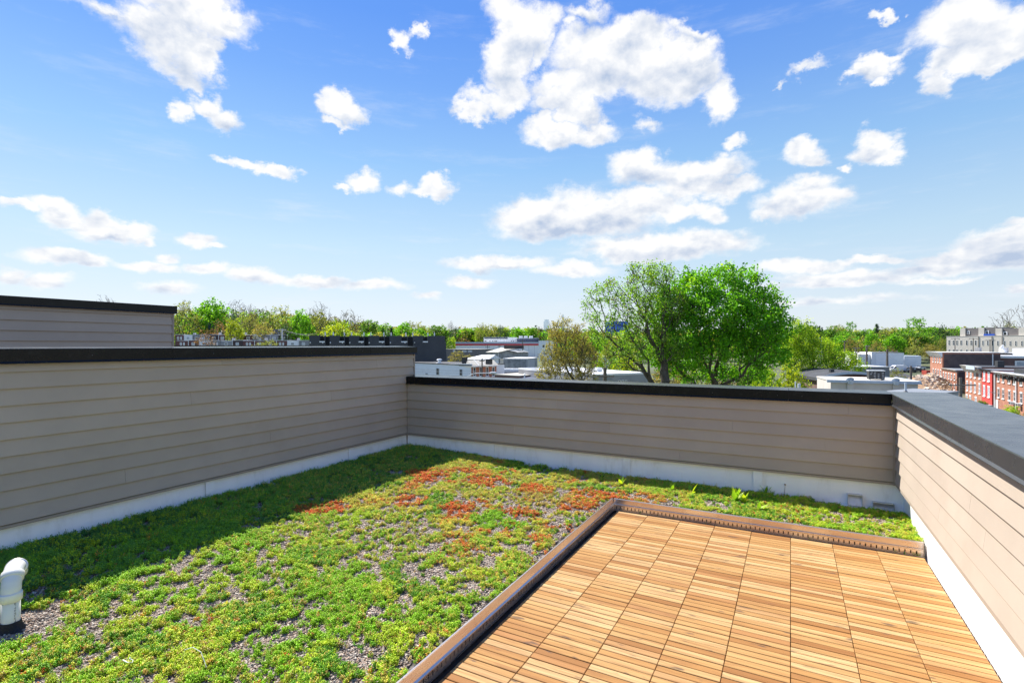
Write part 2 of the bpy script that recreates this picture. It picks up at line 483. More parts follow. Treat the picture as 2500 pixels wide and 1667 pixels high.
brick_mat('brick_dark', (0.085, 0.05, 0.05), (0.065, 0.04, 0.04), (0.10, 0.08, 0.08))
brick_mat('brick_maroon', (0.17, 0.055, 0.05), (0.14, 0.05, 0.045), (0.16, 0.12, 0.11))
mat('bark', (0.085, 0.07, 0.055), 0.95, var=0.35, vscale=2.0, bump=0.4, bscale=8)
mat('bark_pale', (0.17, 0.145, 0.12), 0.95, var=0.3, vscale=2.0)
leaf_mat('leaf', 0.5, 0.5)
leaf_mat('sedum_leaf', 0.22, 0.42, 'instance')
leaf_mat('weed_leaf', 0.5, 0.45)

# ------------------------------------------------------------------ mesh and object helpers
class MB:
    """Collects vertices and faces; build() links them as one mesh object."""

    def __init__(self):
        self.v, self.f = [], []

    def add(self, vs, fs):
        o = len(self.v)
        self.v += [tuple(p) for p in vs]
        self.f += [tuple(o + i for i in f) for f in fs]
        return self

    def box(self, x0, x1, y0, y1, z0, z1):
        v = [(x0, y0, z0), (x1, y0, z0), (x1, y1, z0), (x0, y1, z0), (x0, y0, z1), (x1, y0, z1), (x1, y1, z1), (x0, y1, z1)]
        return self.add(v, [(0, 3, 2, 1), (4, 5, 6, 7), (0, 1, 5, 4), (1, 2, 6, 5), (2, 3, 7, 6), (3, 0, 4, 7)])

    def bbox(self, x0, x1, y0, y1, z0, z1, b=0.002):
        """Box with its upper edges eased."""
        v = [(x0, y0, z0), (x1, y0, z0), (x1, y1, z0), (x0, y1, z0),
             (x0, y0, z1 - b), (x1, y0, z1 - b), (x1, y1, z1 - b), (x0, y1, z1 - b),
             (x0 + b, y0 + b, z1), (x1 - b, y0 + b, z1), (x1 - b, y1 - b, z1), (x0 + b, y1 - b, z1)]
        f = [(0, 3, 2, 1), (8, 9, 10, 11)]
        for i in range(4):
            j = (i + 1) % 4
            f += [(i, j, 4 + j, 4 + i), (4 + i, 4 + j, 8 + j, 8 + i)]
        return self.add(v, f)

    def prism(self, sec, a, b, put):
        """Extrude the closed section SEC ((o, z) pairs) from a to b; put(t, o, z) gives a point."""
        n = len(sec)
        vs = [put(a, o, z) for o, z in sec] + [put(b, o, z) for o, z in sec]
        fs = [(i, (i + 1) % n, n + (i + 1) % n, n + i) for i in range(n)]
        fs += [tuple(range(n))[::-1], tuple(range(n, 2 * n))]
        return self.add(vs, fs)

    def tube(self, pts, rs, n=8, caps=True):
        pts = [Vector(p) for p in pts]
        if not isinstance(rs, (list, tuple)):
            rs = [rs] * len(pts)
        vs, fs = [], []
        for i, p in enumerate(pts):
            d = (pts[min(i + 1, len(pts) - 1)] - pts[max(i - 1, 0)]).normalized()
            a = Vector((0, 0, 1)) if abs(d.z) < 0.9 else Vector((1, 0, 0))
            u = d.cross(a).normalized()
            w = d.cross(u)
            for k in range(n):
                t = 2 * math.pi * k / n
                vs.append(p + (u * math.cos(t) + w * math.sin(t)) * rs[i])
        for i in range(len(pts) - 1):
            for k in range(n):
                k2 = (k + 1) % n
                fs.append((i * n + k, i * n + k2, (i + 1) * n + k2, (i + 1) * n + k))
        if caps:
            fs += [tuple(range(n))[::-1], tuple((len(pts) - 1) * n + k for k in range(n))]
        return self.add(vs, fs)

    def mesh(self, name, m, smooth=False):
        me = bpy.data.meshes.new(name)
        me.from_pydata(self.v, [], self.f)
        me.materials.append(MATS[m])
        if smooth:
            me.polygons.foreach_set('use_smooth', [True] * len(me.polygons))
        me.update()
        # consistent outward normals
        import bmesh
        bm = bmesh.new()
        bm.from_mesh(me)
        bmesh.ops.recalc_face_normals(bm, faces=bm.faces)
        bm.to_mesh(me)
        bm.free()
        return me

    def build(self, name, m, parent=None, smooth=False, loc=None):
        return place(self.mesh(name, m, smooth), name, parent, loc)


def place(me, name, parent=None, loc=None, rotz=0.0):
    o = bpy.data.objects.new(name, me)
    COL.objects.link(o)
    if parent is not None:
        o.parent = parent
    if loc is not None:
        o.location = loc
    o.rotation_euler.z = rotz
    return o


def tag(o, label=None, cat=None, group=None, kind=None):
    if label:
        o['label'] = label
    if cat:
        o['category'] = cat
    if group:
        o['group'] = group
    if kind:
        o['kind'] = kind
    return o


def thing(name, label, cat, loc=(0, 0, 0), rotz=0.0, group=None):
    o = bpy.data.objects.new(name, None)
    COL.objects.link(o)
    o.location = loc
    o.rotation_euler.z = rotz
    o.empty_display_size = 0.1
    return tag(o, label, cat, group)


def at(px, F):
    """World x, y of a photograph column at forward depth F (metres)."""
    r = (px - HX) / FPX
    return Vector((F * (r * CP - SP), F * (r * SP + CP)))


def zat(py, F):
    return EYE - (py - HY) / FPX * F


def wpx(npx, F):
    return npx / FPX * F


def fast_mesh(name, verts, quads, m, tint=None, smooth=False):
    """Mesh from numpy arrays: verts (n,3), quads (k,4), tint (n,3)."""
    me = bpy.data.meshes.new(name)
    n, k = len(verts), len(quads)
    w = quads.shape[1]
    me.vertices.add(n)
    me.vertices.foreach_set('co', np.asarray(verts, np.float32).ravel())
    me.loops.add(k * w)
    me.loops.foreach_set('vertex_index', np.asarray(quads, np.int32).ravel())
    me.polygons.add(k)
    me.polygons.foreach_set('loop_start', np.arange(0, k * w, w, dtype=np.int32))
    if smooth:
        me.polygons.foreach_set('use_smooth', np.ones(k, bool))
    me.materials.append(MATS[m])
    if tint is not None:
        a = me.attributes.new('tint', 'FLOAT_COLOR', 'POINT')
        c = np.ones((n, 4), np.float32)
        c[:, :3] = tint
        a.data.foreach_set('color', c.ravel())
    me.update(calc_edges=True)
    return me


_perm = {}


def vnoise(x, y, seed=0, octaves=4, rough=0.55):
    """Value noise, 0..1, on arrays."""
    if seed not in _perm:
        _perm[seed] = np.random.default_rng(seed).random((256, 256))
    T = _perm[seed]
    tot, amp, out = 0.0, 1.0, 0.0
    x = np.asarray(x, float)
    y = np.asarray(y, float)
    for o in range(octaves):
        xi, yi = np.floor(x).astype(int), np.floor(y).astype(int)
        fx, fy = x - xi, y - yi
        fx, fy = fx * fx * (3 - 2 * fx), fy * fy * (3 - 2 * fy)
        g = lambda a, b: T[(a + 17 * o) % 256, (b + 59 * o) % 256]
        v = (g(xi, yi) * (1 - fx) + g(xi + 1, yi) * fx) * (1 - fy) + (g(xi, yi + 1) * (1 - fx) + g(xi + 1, yi + 1) * fx) * fy
        out = out + amp * v
        tot += amp
        amp *= rough
        x, y = x * 2.03, y * 2.03
    return out / tot


# ------------------------------------------------------------------ the roof we stand on
XL, YB, XR = -5.0, 6.05, 0.885          # inner faces of the siding: far wall left, back wall, wall beside the deck
Z0, EXP = 0.357, 0.1221                 # lowest board edge, board exposure
GROUND = -13.0

m_ = MB().box(-5.32, 1.32, -3.0, 6.32, -0.30, -0.06)
tag(m_.build('roof', 'roof_membrane'), kind='structure')
m_ = MB().box(-5.30, 1.30, -2.98, 6.30, GROUND, -0.302)
tag(m_.build('house_walls', 'siding'), kind='structure')


def board_sec(h):
    return [(-0.004, 0.012), (0.012, 0.008), (0.0185, 0.0), (0.020, 0.004), (0.0035, h + .012), (-0.004, h + .012)]


def lay_boards(parent, a, b, n0, ztop, put, joints):
    """Courses of lapped siding boards; each board is its own object."""
    k = n0
    while True:
        z = Z0 + EXP * k
        if z >= ztop - 0.02:
            break
        h = min(EXP + 0.001, ztop - z - .013)
        cuts = [a] + sorted(joints.get(k, [])) + [b]
        for i in range(len(cuts) - 1):
            g = 0.0007
            t0 = cuts[i] + (g if i else 0)
            t1 = cuts[i + 1] - (g if i < len(cuts) - 2 else 0)
            sec = [(o, zz) for o, zz in board_sec(h)]
            MB().prism(sec, t0, t1, lambda t, o, zz, z=z: put(t, o, z + zz)).build('siding_board', 'siding', parent)
        k += 1


def cap_sec(zt, w, drop=0.10):
    """Metal coping: fascia towards the roof, hem at its foot, top falling slightly to the front."""
    return [(-0.002, zt - drop - 0.004), (0.042, zt - drop - 0.010), (0.053, zt - drop - 0.010), (0.053, zt - drop - 0.006), (0.042, zt - drop + 0.006),
            (0.042, zt - 0.006), (0.039, zt), (-w, zt + 0.010), (-w - 0.004, zt - 0.08), (-w + 0.02, zt - 0.08), (-w + 0.02, zt - 0.02), (-0.002, zt - 0.02)]


def lay_cap(parent, a, b, zt, w, put, seams, screws, m='cap_metal'):
    cuts = [a] + seams + [b]
    for i in range(len(cuts) - 1):
        MB().prism(cap_sec(zt, w), cuts[i] + (0.0016 if i else 0), cuts[i + 1] - (0.0016 if i < len(cuts) - 2 else 0), put).build('coping', m, parent)
    for s in seams:
        sec = [(0.028, zt - 0.09), (0.039, zt - 0.09), (0.039, zt - 0.0085), (0.036, zt - 0.0035), (-w + 0.03, zt + 0.0055), (-w + 0.03, zt - 0.015), (0.028, zt - 0.015)]
        MB().prism(sec, s - 0.03, s + 0.03, put).build('seam_light_stop', 'black_rubber', parent)  # added black strip behind the seam, keeps light from showing through
    sm = None
    for t in screws:
        c = Vector(put(t, 0.0425, zt - 0.055))
        d = (Vector(put(t, 0.05, zt - 0.055)) - c).normalized()
        if sm is None:
            sm = MB().tube([(0, 0, 0), d * 0.004], [0.0042, 0.003], 6).mesh('screw', 'screw_metal')
        place(sm, 'screw', parent, c)


def rel(root, put):
    lx, ly, lz = root.location
    return lambda t, o, z: (lambda p: (p[0] - lx, p[1] - ly, p[2] - lz))(put(t, o, z))


# --- tall wall on the far left side (runs along Y)
ZL = 1.625
w_left = thing('parapet_wall', 'tall taupe lap-sided parapet wall in shade beside the planted roof', 'wall', (XL - 0.15, 2.5, 0))
put_l = lambda t, o, z: (XL + o, t, z)
P = rel(w_left, put_l)
MB().box(-0.15, 0.115, -5.5, 3.70, -0.056, Z0 - .031).box(-0.15, 0.146, -5.5, 3.70, Z0 - .030, ZL - 0.104).build('wall_core', 'siding_trim', w_left)
lay_boards(w_left, -2.0, 6.185, 0, ZL - 0.10, P, {1: [2.35], 2: [3.75], 5: [4.6], 7: [1.2], 4: [-0.3], 9: [3.2], 8: [5.4], 3: [0.4], 6: [2.9]})
MB().prism([(-.003, Z0 - .028), (.016, Z0 - .028), (.016, Z0 - .006), (-.003, Z0 - .006)], -2.0, 6.04, P).build('starter_strip', 'siding_trim', w_left)
MB().prism([(-.03, -.058), (.0, -.058), (-.004, .02), (-.02, Z0 - .03), (-.03, Z0 - .03)], -2.0, 6.06, P).build('base_membrane', 'membrane', w_left)
MB().prism([(-.006, 1.10), (.020, 1.10), (.020, ZL - .106), (-.006, ZL - .106)], 6.188, 6.215, P).build('corner_trim', 'siding_trim', w_left)
lay_cap(w_left, -2.0, 6.235, ZL, 0.33, lambda t, o, z: P(t, o, z), [2.72, 5.25], [0.6, 1.5, 2.1, 3.1, 3.9, 4.6, 5.1, 5.7])

# --- lower back wall (runs along X)
ZB = 1.190
w_back = thing('parapet_wall', 'low taupe lap-sided parapet wall across the far end of the roof', 'wall', (-2.0, YB + 0.15, 0))
put_b = lambda t, o, z: (t, YB - o, z)
P = rel(w_back, put_b)
MB().box(XL + 0.02 + 2.0, 1.24 + 2.0, -0.115, 0.14, -0.056, Z0 - .031).box(XL + 0.02 + 2.0, 1.24 + 2.0, -0.146, 0.14, Z0 - .030, ZB - 0.104).build('wall_core', 'siding_trim', w_back)
lay_boards(w_back, XL + 0.034, XR - 0.032, 0, ZB - 0.10, P, {5: [-3.55, 0.5], 4: [-2.6], 3: [-0.55, -3.9], 2: [0.30, -1.9], 1: [-3.2], 0: [-1.1]})
MB().prism([(-.003, Z0 - .028), (.016, Z0 - .028), (.016, Z0 - .006), (-.003, Z0 - .006)], XL + .034, XR - .032, P).build('starter_strip', 'siding_trim', w_back)
MB().prism([(-.03, -.058), (.0, -.058), (-.004, .02), (-.02, Z0 - .03), (-.03, Z0 - .03)], XL + .0, XR + .055, P).build('base_membrane', 'membrane', w_back)
for x0, x1 in ((XL + .016, XL + .033), (XR - .031, XR - .014)):
    MB().prism([(-.003, Z0 - .03), (.022, Z0 - .03), (.022, ZB - .112), (-.003, ZB - .112)], x0, x1, P).build('corner_trim', 'siding_trim', w_back)
lay_cap(w_back, XL + 0.02, XR - 0.048, ZB, 0.24, P, [-0.02], [-4.3, -3.4, -2.5, -1.6, -0.75, -0.12, 0.10, 0.6])

# --- wall beside the deck (runs along Y), wide coping
w_right = thing('parapet_wall', 'sunlit taupe lap-sided parapet wall with a wide dark coping beside the wood deck', 'wall', (XR + 0.2, 3.0, 0))
put_r = lambda t, o, z: (XR - o, t, z)
P = rel(w_right, put_r)
MB().box(-0.135, 0.20, -5.0, 2.92, -0.056, Z0 - .031).box(-0.196, 0.20, -5.0, 2.92, Z0 - .030, ZB - 0.104).build('wall_core', 'siding_trim', w_right)
lay_boards(w_right, -1.9, YB - 0.024, 0, ZB - 0.10, P, {3: [3.72], 2: [3.48], 4: [1.6], 1: [4.4], 0: [2.6], 5: [4.9]})
MB().prism([(-.003, Z0 - .028), (.016, Z0 - .028), (.016, Z0 - .006), (-.003, Z0 - .006)], -1.9, YB - .026, P).build('starter_strip', 'siding_trim', w_right)
MB().prism([(-.062, -.058), (-.052, -.058), (-.052, .02), (-.050, Z0 - .03), (-.062, Z0 - .03)], -1.9, YB + .0295, P).build('base_membrane', 'membrane', w_right)
lay_cap(w_right, -1.9, YB + 0.26, ZB, 0.42, P, [3.95], [2.7, 3.5, 4.4, 5.2], 'coping_grey')

for root_, put_, ts in ((w_left, put_l, (0.9, 3.05, 4.9)), (w_back, put_b, (-3.6, -1.75, -.35))):
    P = rel(root_, put_)
    for t in ts:
        MB().prism([(-.001, .0), (.003, .0), (.003, .022), (-.001, Z0 - .031), (-.004, Z0 - .031), (-.004, .02)], t, t + .09, P).build('membrane_lap', 'membrane', root_)

# --- neighbour's roof: a higher wall and the coping of a parapet just behind ours
XN = -8.0
nb = thing('parapet_wall', 'higher pale grey lap-sided wall of the neighbouring roof with a black coping', 'wall', (XN - 0.15, 1.0, 0))
put_n = lambda t, o, z: (XN + o, t, z)
P = rel(nb, put_n)
ye = 4.40
zc = 2.22
MB().box(-0.3, 0.146, -6.0, ye - 0.02 - 1.0, 0.2, zc - 0.11).build('wall_core', 'siding_trim', nb)
lay_boards(nb, -5.0, ye - 0.03, 8, zc - 0.09, P, {})
MB().prism([(-.006, 1.2), (.018, 1.2), (.018, zc - .10), (-.006, zc - .10)], ye - 0.027, ye, P).build('corner_trim', 'siding_trim', nb)
lay_cap(nb, -5.0, ye + 0.03, zc, 0.40, P, [], [])
MB().box(0.16, 2.50, -6.0, 6.3, 0.9, 1.0).build('flat_roof', 'roof_membrane', nb)
np_ = thing('parapet_wall', 'black metal coping of the neighbouring low parapet showing just behind our tall wall', 'wall', (-6.3, 4.9, 0.9))
MB().box(-0.12, 0.12, -1.30, 1.35, 0.1, 0.66).build('wall_core', 'siding_trim', np_)
MB().box(-0.16, 0.16, -1.34, 1.39, 0.662, 0.745).build('coping', 'cap_metal', np_)

# ------------------------------------------------------------------ wood deck tiles
TILE, SL = 0.305, 0.305 / 6
deck = thing('wood_deck', 'deck of honey-coloured wood slat tiles in the sunny corner', 'deck', (-1.525, 5.07, -0.03))
sl_mb = MB()
sl_mb.bbox(0.0016, TILE - 0.0016, 0.0029, SL - 0.0029, 0.010, 0.030, 0.0022)
slat_me = sl_mb.mesh('slat', 'wood')
base_mb = MB()
for k in range(5):
    x = 0.02 + k * 0.0625
    base_mb.box(x, x + 0.014, 0.004, TILE - 0.004, -0.006, 0.0098)
for k in range(3):
    y = 0.02 + k * 0.125
    base_mb.box(0.004, TILE - 0.004, y, y + 0.012, -0.010, 0.0070)
base_me = base_mb.mesh('tile_base', 'black_rubber')
far_v, far_f, far_s = [], [], []
for r in range(11):
    for c in range(8):
        x0, y1 = c * TILE, -r * TILE
        y0 = y1 - TILE
        # only the part of the deck that the picture, or a step to the side of it, could show
        wx, wy = x0 - 1.525, y1 + 5.07
        if wy < 1.75 + (wx + 1.6) * 0.50:
            continue
        place(base_me, 'tile_base', deck, (x0, y0, 0))
        for s in range(6):
            jx, jy, jz = R.uniform(-.0006, .0006), R.uniform(-.0004, .0004), R.uniform(-.0012, .0012)
            if r < 2:
                o = len(far_v)
                vv = [(v[0] + x0 + jx, v[1] + y0 + s * SL + jy, v[2] + jz) for v in sl_mb.v]
                far_v += vv
                far_f += [tuple(o + i for i in f) for f in sl_mb.f]
                far_s += [R.random()] * len(vv)
            else:
                so = place(slat_me, 'slat', deck, (x0 + jx, y0 + s * SL + jy, jz), R.uniform(-.002, .002))
                so.color = (R.random(), R.random(), R.random(), 1)
fm = MB()
fm.v, fm.f = far_v, far_f
fo = fm.build('slat', 'wood', deck)
fo.data.attributes.new('seed', 'FLOAT', 'POINT').data.foreach_set('value', np.array(far_s, np.float32))
tag(fo, kind='stuff')

# ------------------------------------------------------------------ slotted metal edging round the deck
def edging(root, a, b, put, lean, pitch=0.0372):
    """One run in lengths of about 1.2 m: slotted face with real openings, ledge, raked upper face and a thin top edge."""
    n = max(1, round((b - a) / 1.2))
    for i in range(n):
        t0, t1 = a + (b - a) * i / n + (0.0008 if i else 0), a + (b - a) * (i + 1) / n - (0.0008 if i < n - 1 else 0)
        mb = MB()
        th = 0.002
        up = [(0.000, 0.040), (-0.010, 0.046), (-0.010, 0.052), (0.001, 0.057), (0.001 + lean, 0.103), (0.003 + lean, 0.108), (0.010 + lean, 0.109), (0.010 + lean, 0.1065), (0.006 + lean, 0.105), (0.0045, 0.055), (-0.007, 0.050), (-0.007, 0.047), (0.002, 0.041)]
        mb.prism(up, t0, t1, put)
        mb.prism([(0, -0.018), (th, -0.018), (th, 0.007), (0, 0.007)], t0, t1, put)
        mb.prism([(0, 0.033), (th, 0.033), (th, 0.0405), (0, 0.0398)], t0, t1, put)
        k = math.floor(t0 / pitch)
        t = t0
        while True:
            s = (k + 0.5) * pitch
            k += 1
            if s - 0.0045 <= t0:
                continue
            if s + 0.0045 >= t1:
                break
            mb.prism([(0, 0.007), (th, 0.007), (th, 0.033), (0, 0.033)], t, s - 0.004, put)
            t = s + 0.004
        mb.prism([(0, 0.007), (th, 0.007), (th, 0.033), (0, 0.033)], t, t1, put)
        mb.build('edging_section', 'edging_metal', root)


XE, YE = -1.572, 5.118
e1 = thing('slotted_edging', 'copper-toned slotted metal edging between the long side of the deck and the plants', 'edging', (XE, 3.0, 0))
edging(e1, 1.2, YE, rel(e1, lambda t, o, z: (XE - o, t, z)), 0.010)
e2 = thing('slotted_edging', 'shiny slotted metal edging along the short far end of the deck', 'edging', (-0.3, YE, 0))
edging(e2, XE, 0.915, rel(e2, lambda t, o, z: (t, YE + o, z)), -0.006)
e_cap = MB().box(1.2165, 1.2185, -0.012, 0.016, -0.018, 0.109)
e_cap.build('end_plate', 'edging_metal', e2)
# black strips filling the gap between edging and tiles
tag(MB().box(XE + 0.003, -1.533, 1.0, 5.11, -0.058, -0.028).build('filter_fabric', 'black_rubber'), kind='structure')
tag(MB().box(-1.53, 0.92, 5.074, 5.112, -0.058, -0.030).build('filter_fabric', 'black_rubber'), kind='structure')

# ------------------------------------------------------------------ scupper drains in the back wall
def scupper(label, px0, px1, py0, py1, closed):
    x0, z1 = ony(px0, py0)
    x1, z0 = ony(px1, py1)
    y = YB + 0.002
    t = thing('scupper_drain', label, 'drain', ((x0 + x1) / 2, y, z0))
    w, h = (x1 - x0) / 2, z1 - z0
    fr = MB()
    for bx in ((-w, w, h - .004, h), (-w, w, 0, .004), (-w, -w + .003, .004, h - .004), (w - .003, w, .004, h - .004)):
        fr.box(bx[0], bx[1], -0.05, 0.02, bx[2], bx[3])
    fr.build('throat', 'galvanised', t)
    MB().add([(-w + .003, -0.044, .006), (w - .003, -0.044, .006), (w - .003, 0.004, h - .006), (-w + .003, 0.004, h - .006), (-w + .003, -0.040, .0045), (w - .003, -0.040, .0045), (w - .003, 0.008, h - .006), (-w + .003, 0.008, h - .006)],
             [(0, 1, 2, 3), (4, 7, 6, 5), (0, 4, 5, 1), (1, 5, 6, 2), (2, 6, 7, 3), (3, 7, 4, 0)]).build('back_plate', 'galvanised', t)
    fl = MB().box(-w - 0.14, w + 0.09, -0.060, 0.0, -0.022, -0.001)
    fl.build('apron', 'membrane', t)
    return t


def ony(px, py):
    r = (px - HX) / FPX
    dx, dy, u = r * CP - SP, r * SP + CP, -(py - HY) / FPX
    k = (YB + 0.002) / dy
    return dx * k, EYE + u * k


scupper('open rectangular metal scupper drain set in the white base of the back wall', 2069, 2105, 1203, 1235, False)
scupper('shallow metal scupper box in the white corner nearest the deck wall', 2130, 2182, 1222, 1246, True)
# welded patch of membrane round the open drain
x0, z1 = ony(2028, 1168)
x1, z0 = ony(2110, 1232)
pm = MB()
cx, cz, hw, hh = (x0 + x1) / 2, (z0 + z1) / 2, (x1 - x0) / 2, (z1 - z0) / 2
pts = []
for sx, sz, a0 in ((1, 1, 0), (-1, 1, 90), (-1, -1, 180), (1, -1, 270)):
    for k in range(5):
        a = math.radians(a0 + k * 22.5)
        pts.append((cx + sx * (hw - .03) + .03 * math.cos(a), cz + sz * (hh - .03) + .03 * math.sin(a)))
n = len(pts)
pm.add([(x, YB + .0185, z) for x, z in pts] + [(x, YB + .0125, z) for x, z in pts], [tuple(range(n, 2 * n))] + [(i, (i + 1) % n, n + (i + 1) % n, n + i) for i in range(n)])
po = pm.build('membrane_patch', 'membrane', w_back)
po.location = -w_back.location

# ------------------------------------------------------------------ white vent pipe at the edge of the picture
pb = onz = None
def on_z(px, py, z):
    r = (px - HX) / FPX
    u = -(py - HY) / FPX
    k = (z - EYE) / u
    return Vector((k * (r * CP - SP), k * (r * SP + CP), z))


b0 = on_z(26, 1548, 0.095)
pipe = thing('vent_pipe', 'white plastic plumbing vent pipe with an elbow and a black boot', 'pipe', b0)
rp = 0.040
MB().tube([(0, 0, -0.08), (0, 0, 0.21)], rp, 28).build('pipe', 'pvc', pipe, True)
dirn = Vector((-0.86, 0.42, 0)).normalized()
ER = 0.115
arc = [Vector((0, 0, 0.20)) + dirn * ER * (1 - math.cos(a)) + Vector((0, 0, ER * math.sin(a))) for a in np.linspace(0, math.radians(56), 10)]
t0 = (arc[-1] - arc[-2]).normalized()
def sleeve(c, d, r0, L):
    return MB().tube([c - d * L, c - d * L + d * .003, c + d * L - d * .003, c + d * L], [r0 - .003, r0, r0, r0 - .003], 28)
MB().tube(arc, rp + .003, 28).build('elbow', 'pvc', pipe, True)
sleeve(Vector((0, 0, 0.205)), Vector((0, 0, 1)), rp + .009, 0.022).build('coupling', 'pvc', pipe, True)
sleeve(arc[-1], t0, rp + .009, 0.020).build('coupling', 'pvc', pipe, True)
c2 = arc[-1]
arc2 = []
for a in np.linspace(math.radians(56), math.radians(150), 12):
    arc2.append(Vector((0, 0, 0.20)) + dirn * ER * (1 - math.cos(a)) + Vector((0, 0, ER * math.sin(a))))
MB().tube(arc2, rp + .003, 28).build('elbow', 'pvc', pipe, True)
sleeve(arc2[7], (arc2[8] - arc2[6]).normalized(), rp + .010, 0.010).build('clamp', 'galvanised', pipe, True)
# black rubber boot with torn, flared foot
bm_ = MB()
nn = 40
rings = []
for (zz, rr, wob) in ((0.075, rp + .004, 0.05), (0.05, rp + .010, .15), (0.018, rp + .028, .4), (0.002, rp + .070, .9), (-0.008, rp + .115, 1.3), (-0.03, rp + .125, 1.3)):
    ring = []
    for k in range(nn):
        a = 2 * math.pi * k / nn
        f = 0.020 * wob * (math.sin(3 * a + .6) + .5 * math.sin(5 * a + 2))
        zr = zz + 0.020 * wob * (math.sin(4 * a + 1) + .5 * math.sin(7 * a))
        ring.append(((rr + f) * math.cos(a), (rr + f) * math.sin(a), zr))
    rings.append(ring)
bm_.v = [p for r_ in rings for p in r_]
for i in range(len(rings) - 1):
    for k in range(nn):
        bm_.f.append((i * nn + k, i * nn + (k + 1) % nn, (i + 1) * nn + (k + 1) % nn, (i + 1) * nn + k))
bm_.build('boot', 'black_rubber', pipe, True)
# printed line running down the pipe (the letters are too blurred in the photograph to read: short dotted strokes)
towards = (Vector((0, 0, 0)) - Vector((b0.x, b0.y, 0))).normalized()
aa = math.atan2(towards.y, towards.x) + 0.35
pr = MB()
for k in range(26):
    z0_ = 0.178 - k * 0.0052
    if k in (3, 9, 14, 20):
        continue
    for j in range(3):
        if R.random() < 0.3:
            continue
        a = aa + j * 0.065
        w_ = 0.045
        zz = z0_ - R.uniform(0, .0012)
        q = [(math.cos(a + s_) * (rp + .0012), math.sin(a + s_) * (rp + .0012), zz - d_) for s_, d_ in ((0, 0), (w_, 0), (w_, .0030), (0, .0030))]
        q2 = [(math.cos(a + s_) * (rp + .0004), math.sin(a + s_) * (rp + .0004), zz - d_) for s_, d_ in ((0, 0), (w_, 0), (w_, .0030), (0, .0030))]
        pr.add(q + q2, [(0, 1, 2, 3), (4, 7, 6, 5), (0, 4, 5, 1), (1, 5, 6, 2), (2, 6, 7, 3), (3, 7, 4, 0)])
tag(pr.build('print', 'ink', pipe), kind='stuff')

# small litter on the gravel
c = on_z(430, 1628, 0.10)
tag(MB().tube([(0, 0, -.05), (.012, .02, .02), (.02, .03, .075), (.05, .05, .085), (.10, .06, .07), (.16, .05, .02)], .0016, 6).build('bent_wire', 'white_wire', loc=c), 'thin bent whitish wire sticking out of the sedum', 'wire')
c = on_z(318, 1620, 0.12)
tag(MB().tube([(-.05, .01, .004), (-.045, -.01, .012), (.0, -.012, .014), (.02, 0, .012), (.0, .012, .012), (-.03, .012, .012), (-.05, .025, .006)], .0024, 6).build('plastic_clip', 'white_wire', loc=c), 'white plastic clip loop lying among the sedum leaves', 'clip')

# ------------------------------------------------------------------ land beyond the building
def depth_of(x, y):
    return -x * SP + y * CP


def terrain_z(x, y):
    x = np.asarray(x, float)
    y = np.asarray(y, float)
    F = -x * SP + y * CP
    lat = (x * CP + y * SP) / np.maximum(np.abs(F), 30.0)
    z = np.interp(F, [110, 150, 210, 300, 420, 700, 2500, 9000], [GROUND, -10.8, -7.8, -5.0, -1.0, 3.0, 4.0, 4.0])
    hill = np.interp(F, [120, 190, 260, 420], [0, 4.5, 5.0, 3.0]) * np.clip((-lat - 0.12) / 0.25, 0, 1)
    z = z + hill
    z = z + (vnoise(x / 60 + 40, y / 60 + 40, 3, 3) - 0.5) * 1.2 * np.clip((F - 100) / 200, 0, 1)
    return np.maximum(z, GROUND)


gx = np.concatenate([np.linspace(-6000, -700, 12), np.linspace(-600, 700, 100), np.linspace(800, 6000, 12)])
gy = np.concatenate([np.linspace(-2000, -60, 8), np.linspace(-40, 800, 80), np.linspace(900, 9000, 14)])
GX, GY = np.meshgrid(gx, gy)
tv = np.stack([GX.ravel(), GY.ravel(), terrain_z(GX, GY).ravel()], 1)
ii = np.arange(len(gy) - 1)[:, None] * len(gx) + np.arange(len(gx) - 1)[None, :]
tq = np.stack([ii, ii + 1, ii + 1 + len(gx), ii + len(gx)], -1).reshape(-1, 4)
tag(place(fast_mesh('ground', tv, tq, 'terrain', smooth=True), 'ground'), kind='structure')


def tz(p):
    return float(terrain_z(p[0], p[1]))


# the street in front of the brick row houses
STX = 39.6
rd = MB().box(STX - 11.0, STX - 3.0, 60, 330, GROUND + 0.004, GROUND + 0.02)
rv = [(x, y, max(GROUND, tz((x, y)) + .1) + .03) for y in np.linspace(60, 330, 40) for x in (STX - 11, STX - 3)]
rm = MB().add(rv, [(2 * i, 2 * i + 1, 2 * i + 3, 2 * i + 2) for i in range(39)])
tag(rm.build('road', 'asphalt'), kind='structure')


